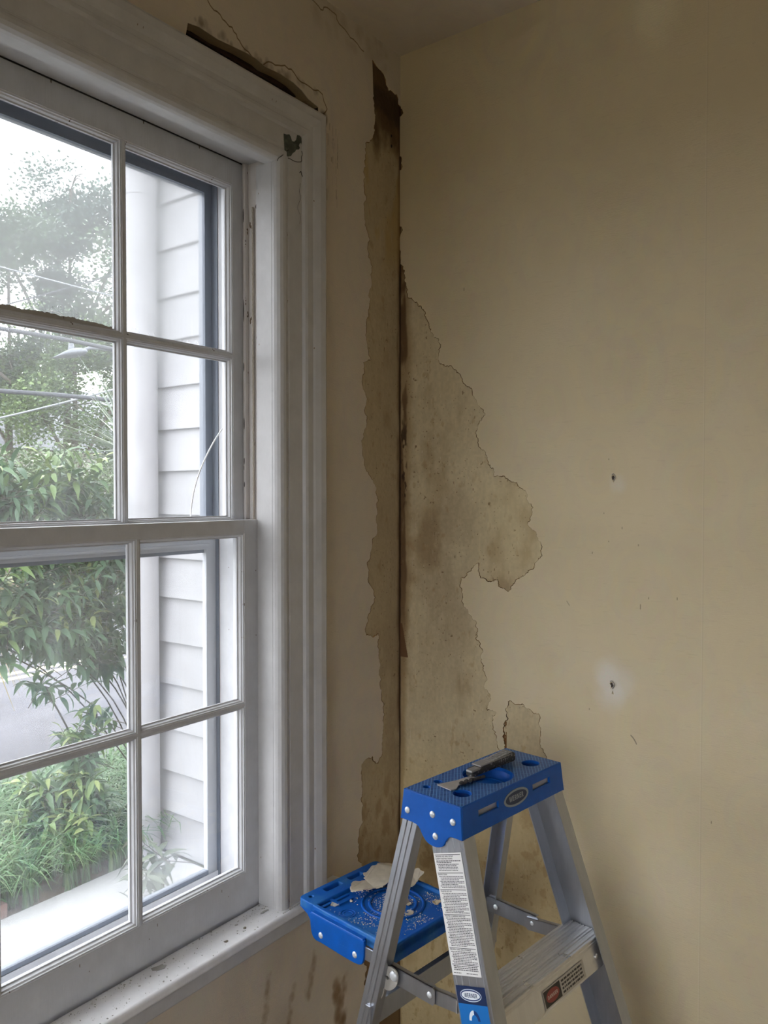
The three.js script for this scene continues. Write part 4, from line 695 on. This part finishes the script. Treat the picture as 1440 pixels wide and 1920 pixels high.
// ---------------------------------------------------------------- leaves
const leafMat = (c, tr = 0.3) => phy({ color: lin(...c), roughness: 0.55, transmission: tr, thickness: 0, side: THREE.DoubleSide });
const LEAF = [leafMat([0.090, 0.180, 0.074]), leafMat([0.070, 0.148, 0.074]), leafMat([0.164, 0.262, 0.082]), leafMat([0.279, 0.353, 0.115])];
const DARKLEAF = [leafMat([0.041, 0.098, 0.049]), leafMat([0.057, 0.123, 0.066])];
const barkMat = std({ map: metres(dataTex(64, 256, (u, v) => px([98, 92, 82], 0.5 + 0.7 * fbm(u * 8, v * 30, 351))), 0.1, 0.4), roughness: 0.95 });
function leafGeo(L, W, droop, fold) {   // pointed leaf along +z from its stalk, folded on the midrib
  const n = 5, P = [], I = [];
  for (let i = 0; i <= n; i++) { const t = i / n, w = W / 2 * Math.sin(Math.PI * Math.pow(t, 0.85)) * (1 - 0.25 * t) + (i === 0 ? 0.001 : 0), z = L * t * (1 - 0.15 * droop * t), y = -droop * L * 0.5 * t * t; P.push(-w, y + w * fold, z, 0, y, z, w, y + w * fold, z); if (i) { const a = (i - 1) * 3, b = i * 3; I.push(a, b, a + 1, a + 1, b, b + 1, a + 1, b + 1, a + 2, a + 2, b + 1, b + 2); } }
  const g = new THREE.BufferGeometry(); g.setAttribute('position', new THREE.Float32BufferAttribute(P, 3)); g.setIndex(I); g.computeVertexNormals(); return g;
}
const LEAFG = [leafGeo(1, 0.30, 0.8, 0.35), leafGeo(1, 0.36, 1.2, 0.25), leafGeo(1, 0.27, 0.4, 0.4)];
const Q = new THREE.Quaternion(), UPV = V(0, 1, 0);
function leafMatrix(p, dir, roll, s) {
  const z = dir.clone().normalize(), x = V().crossVectors(UPV, z); if (x.lengthSq() < 1e-4) x.set(1, 0, 0); x.normalize(); const y = V().crossVectors(z, x);
  return new THREE.Matrix4().makeBasis(x, y, z).multiply(new THREE.Matrix4().makeRotationZ(roll)).scale(V(s, s, s)).setPosition(p);
}
const eye = camera.position;
// shrub: twigs reach out of a set of lobes; leaves sit in pairs along each twig
function shrub(root, base, lobes, twigs, leafLen, mats, opt = {}) {
  const leaves = [], wood = [], o = opt;
  for (const [c, r] of lobes) { const mid = V(lerp(base.x, c.x, 0.4) + 0.05, lerp(base.y, c.y, 0.55), lerp(base.z, c.z, 0.4)); wood.push(tube([base, mid, c], o.stem ?? 0.012, 10, 6)); }
  for (let k = 0; k < twigs; k++) {
    const [c, r] = lobes[k % lobes.length], d = V(rr(-1, 1), rr(-0.75, 1), rr(-1, 1)).normalize(), far = Math.pow(rnd(), 0.45);
    const tip = V(c.x + d.x * r.x * far, c.y + d.y * r.y * far, c.z + d.z * r.z * far), dir = V(d.x + rr(-0.5, 0.5), d.y * 0.5 + rr(-0.15, 0.8), d.z + rr(-0.5, 0.5)).normalize(), len = leafLen * rr(1.4, 2.4), from = tip.clone().addScaledVector(dir, -len);
    wood.push(rod(from, tip, 0.0022, 5, 0.0012));
    const n = 4 + Math.floor(rnd() * 3); let turn = rr(0, 6.28);
    const side = V().crossVectors(dir, UPV).normalize(), up2 = V().crossVectors(side, dir);
    const bright = d.y > 0.1 && far > 0.75;
    for (let i = 0; i <= n; i++) {
      const t = 0.35 + 0.65 * i / n, p = from.clone().lerp(tip, t); turn += 1.57;
      for (const s of i === n ? [0] : [-1, 1]) {
        const ld = s === 0 ? dir.clone() : dir.clone().multiplyScalar(0.55).addScaledVector(side, s * Math.cos(turn)).addScaledVector(up2, s * Math.sin(turn));
        ld.y -= 0.25 * rnd();
        const young = bright && i >= n - 1;
        leaves.push({ m: leafMatrix(p, ld, rr(-0.5, 0.5), leafLen * rr(0.65, 1.1) * (young ? 0.85 : 1)), g: Math.floor(rnd() * 3), c: young ? (rnd() < 0.65 ? 3 : 2) : bright ? (rnd() < 0.7 ? 2 : 0) : (rnd() < 0.6 ? 1 : 0), d: p.distanceTo(eye) + (p.y < 0.3 ? 0 : 0) });
      }
    }
  }
  part('stems', wood, barkMat, root);
  leaves.sort((a, b) => a.d - b.d);
  const LIM = o.limit ?? 300;
  leaves.slice(0, LIM).forEach((l, i) => { const m = part(i ? 'leaf_' + String(i).padStart(3, '0') : 'leaf', LEAFG[l.g], mats[l.c], root); m.applyMatrix4(l.m); });
  const rest = leaves.slice(LIM);
  mats.forEach((mat, c) => { const set = rest.filter((l) => l.c === c); if (!set.length) return; const im = new THREE.InstancedMesh(LEAFG[0], mat, set.length); set.forEach((l, i) => im.setMatrixAt(i, l.m)); im.name = 'foliage'; im.userData.kind = 'stuff'; root.add(im); });
}
const E3 = (x, y, z) => V(x, y, z);
{
  const s = thing('shrub', 'tall glossy-leaved shrub with pale new tips in front of the road', 'shrub');
  shrub(s, V(-3.0, GROUND, -1.5), [[V(-2.75, 1.60, -0.80), V(0.30, 0.34, 0.30)], [V(-2.78, 1.36, -1.06), V(0.26, 0.26, 0.12)], [V(-2.7, 1.62, -0.42), V(0.30, 0.32, 0.34)], [V(-2.8, 1.30, -0.95), V(0.30, 0.32, 0.22)], [V(-2.72, 1.18, -0.60), V(0.32, 0.30, 0.32)], [V(-2.8, 1.0, -0.98), V(0.28, 0.30, 0.2)], [V(-2.72, 0.98, -0.55), V(0.26, 0.22, 0.26)], [V(-2.7, 1.25, -0.2), V(0.3, 0.36, 0.3)], [V(-2.85, 0.78, -1.05), V(0.2, 0.2, 0.14)], [V(-2.75, 0.92, -0.75), V(0.26, 0.22, 0.24)], [V(-2.7, 0.95, -0.25), V(0.26, 0.2, 0.26)], [V(-2.8, 1.35, 0.35), V(0.4, 0.45, 0.4)]], 560, 0.122, LEAF, { stem: 0.004 });
  const t = thing('shrub', 'straggling shoot with a few drooping leaves over the grey road', 'shrub');
  shrub(t, V(-2.95, GROUND, -1.0), [[V(-2.7, 0.62, -0.62), V(0.16, 0.10, 0.2)], [V(-2.6, 0.45, -0.85), V(0.12, 0.1, 0.12)]], 7, 0.12, LEAF, { stem: 0.005, limit: 300 });
  const u = thing('shrub', 'low dense leafy bush beside the foot of the downspout', 'shrub');
  shrub(u, V(-2.6, GROUND, -0.80), [[V(-2.62, 0.26, -0.76), V(0.22, 0.20, 0.14)], [V(-2.52, 0.08, -0.72), V(0.22, 0.20, 0.14)], [V(-2.66, 0.05, -0.60), V(0.22, 0.18, 0.16)], [V(-2.46, -0.06, -0.64), V(0.18, 0.14, 0.12)], [V(-2.6, -0.08, -0.52), V(0.18, 0.14, 0.14)]], 130, 0.11, LEAF, { stem: 0.005 });
  const w = thing('garden_weed', 'pale broad-leaved weed growing from the concrete path by the window', 'weed');
  shrub(w, V(-1.85, GROUND, -0.66), [[V(-1.85, -0.07, -0.66), V(0.16, 0.1, 0.14)]], 5, 0.14, [leafMat([0.131, 0.164, 0.115]), leafMat([0.107, 0.139, 0.098]), leafMat([0.180, 0.221, 0.148]), leafMat([0.205, 0.246, 0.148])], { stem: 0.004 });
}
{ // border grass: arching blades no one could count
  const n = 6, P = [], I = [];
  for (let i = 0; i <= n; i++) { const t = i / n, w = 0.011 * (1 - t * t) + 0.0006, y = Math.sin(t * 2.1) / Math.sin(2.1 > 1.57 ? 1.57 : 2.1) * 0.75, z = t * t * 0.75; P.push(-w, y, z, w, y, z); if (i) { const a = i * 2 - 2; I.push(a, a + 1, a + 3, a, a + 3, a + 2); } }
  const blade = new THREE.BufferGeometry(); blade.setAttribute('position', new THREE.Float32BufferAttribute(P, 3)); blade.setIndex(I); blade.computeVertexNormals();
  const N = 17000, im = new THREE.InstancedMesh(blade, leafMat([1, 1, 1], 0.3), N), M = new THREE.Matrix4(), col = new THREE.Color();
  for (let i = 0; i < N; i++) {
    const tuft = Math.floor(i / 18), tx = lerp(-3.42, -2.27, hash(tuft, 1, 401)), tz = lerp(-1.9, 1.3, hash(tuft, 2, 402)), a = rr(0, 6.283), s = rr(0.20, 0.34);
    M.compose(V(tx + Math.cos(a) * 0.02, GROUND - 0.02, tz + Math.sin(a) * 0.02), Q.setFromEuler(new THREE.Euler(0, a, 0)), V(s * 1.5, s * rr(0.8, 1.1), s * rr(0.7, 1.4)));
    im.setMatrixAt(i, M); const k = rr(0.7, 1.25), y = rnd() < 0.2 ? 1.5 : 1; im.setColorAt(i, col.setRGB(0.08 * k * y, 0.21 * k, 0.062 * k));
  }
  im.name = 'border_grass'; tag(im, 'thick tufted green border grass between path and road', 'grass'); im.userData.kind = 'stuff'; scene.add(im);
}
{ // brick edging of the bed
  const e = thing('brick_edging', 'low row of weathered red bricks edging the grass bed', 'bricks');
  const mats = [0, 1, 2].map((k) => std({ map: metres(dataTex(64, 64, (u, v) => px([[132, 98, 88], [120, 92, 84], [140, 112, 98]][k], 0.7 + 0.5 * fbm(u * 8, v * 8, 411 + k))), 0.2, 0.1), roughness: 0.9 }));
  const g = new RoundedBoxGeometry(0.09, 0.08, 0.2, 2, 0.008);
  for (let k = 0; k < 4; k++) { const m = part(k ? 'brick_' + String(k).padStart(3, '0') : 'brick', g, mats[k % 3], e); m.position.set(-2.31 + rr(-0.01, 0.01), GROUND + 0.015 + rr(-0.01, 0.005), -0.08 + k * 0.215); m.rotation.set(rr(-0.05, 0.05), rr(-0.08, 0.08), rr(-0.06, 0.06)); }
}
// ---------------------------------------------------------------- spiky palm, trees
{
  const p = thing('fan_palm', 'spiky grey-green palm with thin radiating blades beyond the shrub', 'palm', [-4.07, GROUND, -2.18]);
  part('trunk', tube([V(0, 0, 0), V(0.02, 0.9, 0), V(0, 2.19, 0)], 0.05, 10, 10), barkMat, p);
  const pm = [leafMat([0.213, 0.271, 0.205]), leafMat([0.279, 0.328, 0.246])];
  const bl = new THREE.BufferGeometry(); { const P = [], I = []; for (let i = 0; i <= 5; i++) { const t = i / 5, w = 0.012 * (1 - t) + 0.001, y = -0.12 * t * t; P.push(-w, y + w * 0.5, t, 0, y, t, w, y + w * 0.5, t); if (i) { const a = (i - 1) * 3, b = i * 3; I.push(a, b, a + 1, a + 1, b, b + 1, a + 1, b + 1, a + 2, a + 2, b + 1, b + 2); } } bl.setAttribute('position', new THREE.Float32BufferAttribute(P, 3)); bl.setIndex(I); bl.computeVertexNormals(); }
  for (let k = 0; k < 110; k++) { const th = rr(0, 6.283), el = rr(-0.45, 1.2), d = V(Math.cos(th) * Math.cos(el), Math.sin(el), Math.sin(th) * Math.cos(el)); const m = part(k ? 'blade_' + String(k).padStart(3, '0') : 'blade', bl, pm[k % 2], p); m.applyMatrix4(leafMatrix(V(d.x * 0.08, 2.19 + d.y * 0.05, d.z * 0.08), d, rr(-0.6, 0.6), rr(0.6, 0.95))); }
  const d = thing('dry_palm_fronds', 'bundle of dry straw-coloured palm fronds hanging behind the shrub', 'fronds', [-3.81, GROUND, -0.73]);
  const dm = [std({ color: lin(0.55, 0.47, 0.30), roughness: 0.9 }), std({ color: lin(0.40, 0.34, 0.2), roughness: 0.9 }), leafMat([0.271, 0.312, 0.115])];
  part('trunk', tube([V(0, 0, 0), V(0.02, 0.6, 0), V(0, 1.38, 0)], 0.05, 10, 9), barkMat, d);
  for (let k = 0; k < 90; k++) { const th = rr(0, 6.283), el = rr(-1.3, 0.35), dd = V(Math.cos(th) * Math.cos(el), Math.sin(el), Math.sin(th) * Math.cos(el)); const m = part(k ? 'frond_blade_' + String(k).padStart(3, '0') : 'frond_blade', bl, dm[el > 0 ? 2 : k % 2], d); m.applyMatrix4(leafMatrix(V(dd.x * 0.06, 1.34, dd.z * 0.06), dd, rr(-0.6, 0.6), rr(0.55, 0.95))); }
}
// a spray of small leaves, instanced through the crowns
const spray = (() => { const P = [], N = 16; for (let k = 0; k < N; k++) { const c = V(rr(-1, 1), rr(-0.8, 0.8), rr(-1, 1)).multiplyScalar(0.5), a = V(rr(-1, 1), rr(-0.4, 0.4), rr(-1, 1)).normalize().multiplyScalar(rr(0.16, 0.26)), b = V().crossVectors(a, V(rr(-0.4, 0.4), 1, rr(-0.4, 0.4))).normalize().multiplyScalar(0.085), t = c.clone().add(a), l = c.clone().addScaledVector(a, 0.45).add(b), r = c.clone().addScaledVector(a, 0.45).sub(b); P.push(...c.toArray(), ...l.toArray(), ...t.toArray(), ...c.toArray(), ...t.toArray(), ...r.toArray()); } const g = new THREE.BufferGeometry(); g.setAttribute('position', new THREE.Float32BufferAttribute(P, 3)); g.computeVertexNormals(); return g; })();
function tree(label, at, h, trunkR, lobes, count, size, colors, grp) {
  const t = thing('tree', label, 'tree', at, grp), top = V(0, h, 0), wood = [];
  part('trunk', [rod(V(0, -0.1, 0), V(0.1, h * 0.35, 0.1), trunkR, 9, trunkR * 0.75), rod(V(0.1, h * 0.35, 0.1), V(-0.08, h * 0.6, -0.05), trunkR * 0.75, 9, trunkR * 0.45), rod(V(-0.08, h * 0.6, -0.05), V(0, h * 0.85, 0), trunkR * 0.45, 9, 0.02)], barkMat, t);
  for (const [c, r] of lobes) { const s = V(0, h * rr(0.3, 0.55), 0); wood.push(tube([s, V(lerp(s.x, c[0], 0.5), lerp(s.y, c[1], 0.55) + 0.3, lerp(s.z, c[2], 0.5)), V(...c)], trunkR * 0.3, 10, 6)); for (let k = 0; k < 3; k++) { const e = V(c[0] + rr(-1, 1) * r[0] * 0.8, c[1] + rr(-0.5, 1) * r[1] * 0.8, c[2] + rr(-1, 1) * r[2] * 0.8); wood.push(tube([V(...c), V((c[0] + e.x) / 2, (c[1] + e.y) / 2 + 0.2, (c[2] + e.z) / 2), e], trunkR * 0.1, 6, 5)); } }
  part('branches', wood, barkMat, t);
  const im = new THREE.InstancedMesh(spray, leafMat([1, 1, 1], 0.35), count), M = new THREE.Matrix4(), col = new THREE.Color();
  for (let i = 0; i < count; i++) {
    const [c, r] = lobes[i % lobes.length]; let d, k = 0;
    do { d = V(rr(-1, 1), rr(-1, 1), rr(-1, 1)); } while (++k < 30 && (d.length() > 1 || fbm((c[0] + d.x * r[0]) * 0.55 + 50, (c[1] + d.y * r[1]) * 0.55 + (c[2] + d.z * r[2]) * 0.5 + 50, 421, 3) < 0.49));
    const s = size * rr(0.6, 1.3);
    M.compose(V(c[0] + d.x * r[0], c[1] + d.y * r[1], c[2] + d.z * r[2]), Q.setFromEuler(new THREE.Euler(rr(-0.6, 0.6), rr(0, 6.28), rr(-0.6, 0.6))), V(s, s, s)); im.setMatrixAt(i, M);
    const v = rr(0.75, 1.25), cc = colors[Math.floor(rnd() * colors.length)]; im.setColorAt(i, col.setRGB(cc[0] * v * 0.82, cc[1] * v * 0.82, cc[2] * v * 0.82));
  }
  im.name = 'foliage'; im.userData.kind = 'stuff'; t.add(im);
}
{
  const far = [[0.12, 0.19, 0.14], [0.14, 0.21, 0.16], [0.11, 0.18, 0.15]], mid = [[0.11, 0.19, 0.10], [0.14, 0.22, 0.11], [0.10, 0.17, 0.10]], near = [[0.16, 0.25, 0.085], [0.20, 0.30, 0.10], [0.12, 0.20, 0.08]];
  const S = (k, l) => l.map(([c, r]) => [c.map((v) => v * k), r.map((v) => v * k)]);
  tree('tall open-crowned tree rising above the others against the white sky', [-24.3, GROUND, -14.2], 11.0, 0.18, S(1.11, [[[0.6, 11.0, 0.2], [1.6, 1.3, 1.5]], [[-1.5, 10.4, -0.6], [1.3, 1.0, 1.3]], [[0.2, 9.7, 0.5], [1.2, 0.8, 1.2]], [[-2.6, 9.9, 0.8], [1.2, 0.9, 1.2]], [[1.6, 9.9, -1.2], [0.8, 0.8, 0.8]], [[0.1, 7.8, 0.2], [0.8, 0.7, 0.8]]]), 2300, 0.6, far);
  tree('broad dark tree filling the middle of the window behind the power lines', [-22.6, GROUND, -11.2], 9.5, 0.16, S(1.29, [[[0, 7.0, 0], [1.8, 1.1, 1.7]], [[1.8, 5.8, -1.6], [1.5, 1.3, 1.5]], [[-1.6, 6.0, 1.8], [1.7, 1.3, 1.7]], [[0.4, 4.6, 0.4], [1.7, 1.1, 1.7]], [[2.6, 6.9, -2.4], [1.1, 0.8, 1.1]]]), 2600, 0.62, mid);
  tree('yellow-green bushy tree low behind the street lamp', [-19.9, GROUND, -11.7], 6.5, 0.18, S(1.56, [[[0, 4.2, 0], [1.1, 0.7, 1.1]], [[-1.0, 3.5, 1.0], [1.1, 0.8, 1.1]], [[1.0, 3.6, -1.0], [1.1, 0.7, 1.1]], [[0, 2.7, 0.2], [1.2, 0.7, 1.2]]]), 2000, 0.52, near);
  tree('dense tree at the left edge of the window view', [-24.6, GROUND, -6.6], 9.5, 0.2, S(1.12, [[[0, 9.3, 0], [1.5, 1.3, 1.5]], [[0.8, 7.2, -0.8], [1.6, 1.5, 1.6]], [[-0.5, 5.2, 0.5], [1.9, 1.3, 1.9]]]), 1600, 0.6, mid);
  tree('dark tree just left of the downspout behind the street lamp', [-20.6, GROUND, -17.4], 7.2, 0.16, S(1.12, [[[-1.3, 6.1, 1.2], [1.4, 1.2, 1.4]], [[-0.3, 4.6, 0], [1.7, 1.3, 1.7]], [[-1.5, 3.0, 1.0], [1.7, 1.1, 1.7]]]), 1600, 0.6, mid);
  // bushy growth along the far side of the road
  for (const [hx, hz, label] of [[-16.8, -7.1, 'green thicket across the road behind the left shrub top'], [-14.0, -10.1, 'green thicket across the road beside the palm'], [-18.2, -5.2, 'green thicket across the road at the far left']])
    tree(label, [hx, GROUND, hz], 2.4, 0.08, S(1.35, [[[0, 1.1, 0], [1.5, 1.0, 1.5]], [[0.9, 1.6, -0.9], [1.1, 0.6, 1.1]], [[-0.9, 1.4, 0.9], [1.1, 0.7, 1.1]]]), 900, 0.42, [[0.13, 0.21, 0.08], [0.17, 0.25, 0.11]]);
}
{ // house beyond the trees
  const h = thing('house', 'grey-roofed house half hidden by the trees across the road', 'house', [-31.6, GROUND, -17.6]); h.rotation.y = 0.2;
  part('wall', boxUV(span(-4, 4, 0, 3.6, -6, 6)), std({ color: lin(0.55, 0.54, 0.50), roughness: 0.8 }), h);
  part('roof', boxUV(ext([[-4.6, 3.5], [4.6, 3.5], [0, 6.6]], 13).translate(0, 0, -6.5)), std({ map: metres(dataTex(128, 128, (u, v) => px([128, 130, 136], 0.75 + 0.4 * fbm(u * 6, v * 40, 431))), 2, 2), roughness: 0.9 }), h);
  for (const z of [-3.5, 0, 3.5]) { const w = part(z === -3.5 ? 'window' : 'window_00' + (z ? 2 : 1), boxUV(span(3.98, 4.06, 1.1, 2.5, z - 0.6, z + 0.6)), std({ color: lin(0.7, 0.7, 0.7), roughness: 0.6 }), h); part('pane', span(4.05, 4.075, 1.18, 2.42, z - 0.52, z + 0.52), std({ color: lin(0.05, 0.06, 0.08), roughness: 0.1 }), w); }
}
// ---------------------------------------------------------------- street lamp and overhead lines
const greyMetal = std({ color: lin(0.17, 0.185, 0.205), roughness: 0.55, metalness: 0.3 });
{
  const lamp = thing('street_lamp', 'grey cobra-head street lamp on a long arm reaching in from the right', 'street lamp', [-11.26, GROUND, -8.37]);
  const L = (x, y, z) => V(x + 11.26, y - GROUND, z + 8.37);
  part('pole', rod(V(0, 0, 0), V(0, 5.2, 0), 0.10, 14, 0.075), greyMetal, lamp);
  part('arm', tube([L(-11.46, 4.09, -6.47), L(-11.46, 4.15, -6.53), L(-11.43, 4.2, -6.62), L(-11.51, 4.25, -7.19), L(-11.26, 4.28, -8.37)], 0.032, 30, 8), greyMetal, lamp);
  const body = new THREE.SphereGeometry(1, 24, 14); { const p = body.attributes.position; for (let i = 0; i < p.count; i++) { const t = (p.getX(i) + 1) / 2; p.setY(i, p.getY(i) * (0.25 + 0.75 * sstep(0, 0.8, t)) * (p.getY(i) < 0 ? 0.7 : 1)); p.setZ(i, p.getZ(i) * (0.5 + 0.5 * sstep(0, 0.6, t))); } body.computeVertexNormals(); }
  const a = L(-11.88, 4.0, -6.16), b = L(-11.37, 4.13, -6.54), dir = b.clone().sub(a), hd = part('lamp_head', body, greyMetal, lamp); hd.position.copy(a).lerp(b, 0.5); hd.quaternion.setFromUnitVectors(V(1, 0, 0), dir.clone().normalize()); hd.scale.set(dir.length() / 2, 0.10, 0.14);
  const ph = L(-11.6, 4.2, -6.37); part('photocell', new THREE.CylinderGeometry(0.045, 0.055, 0.12, 12).translate(ph.x, ph.y, ph.z), greyMetal, lamp);
  const cableMat = std({ color: lin(0.05, 0.055, 0.065), roughness: 0.7 }), paleCable = std({ color: lin(0.25, 0.27, 0.29), roughness: 0.6 });
  const cable = (pts, r, m, label) => { const p = pts.map((q) => V(...q)), n = p.length, dA = p[0].clone().sub(p[1]).normalize(), dB = p[n - 1].clone().sub(p[n - 2]).normalize(); thingMesh('street_cable', tube([p[0].clone().addScaledVector(dA, 12).add(V(0, 0.3, 0)), ...p, p[n - 1].clone().addScaledVector(dB, 12).add(V(0, 0.3, 0))], r, 60, 6), m, label, 'cable'); };
  cable([[-10.64, 4.11, -4.59], [-10.48, 4.08, -5.45], [-10.29, 4.01, -6.34]], 0.034, cableMat, 'thick bundled cable running just above the street lamp');
  cable([[-11.12, 3.24, -4.84], [-10.93, 3.25, -5.72], [-10.72, 3.23, -6.63]], 0.036, cableMat, 'thick dark bundled cable below the street lamp');
  cable([[-9.66, 4.75, -4.09], [-9.63, 4.72, -4.86], [-9.44, 4.64, -5.75]], 0.012, paleCable, 'thin cable sloping down to the right across the trees');
  cable([[-11.63, 4.68, -5.12], [-10.86, 4.93, -5.69], [-10.21, 5.17, -6.19]], 0.012, cableMat, 'thin cable rising to the right across the trees');
  cable([[-12.58, 2.96, -5.61], [-12.14, 3.09, -5.94], [-11.61, 3.25, -6.33]], 0.017, paleCable, 'thin lower cable rising to the right in front of the grey roof');
}

renderer.render(scene, camera);
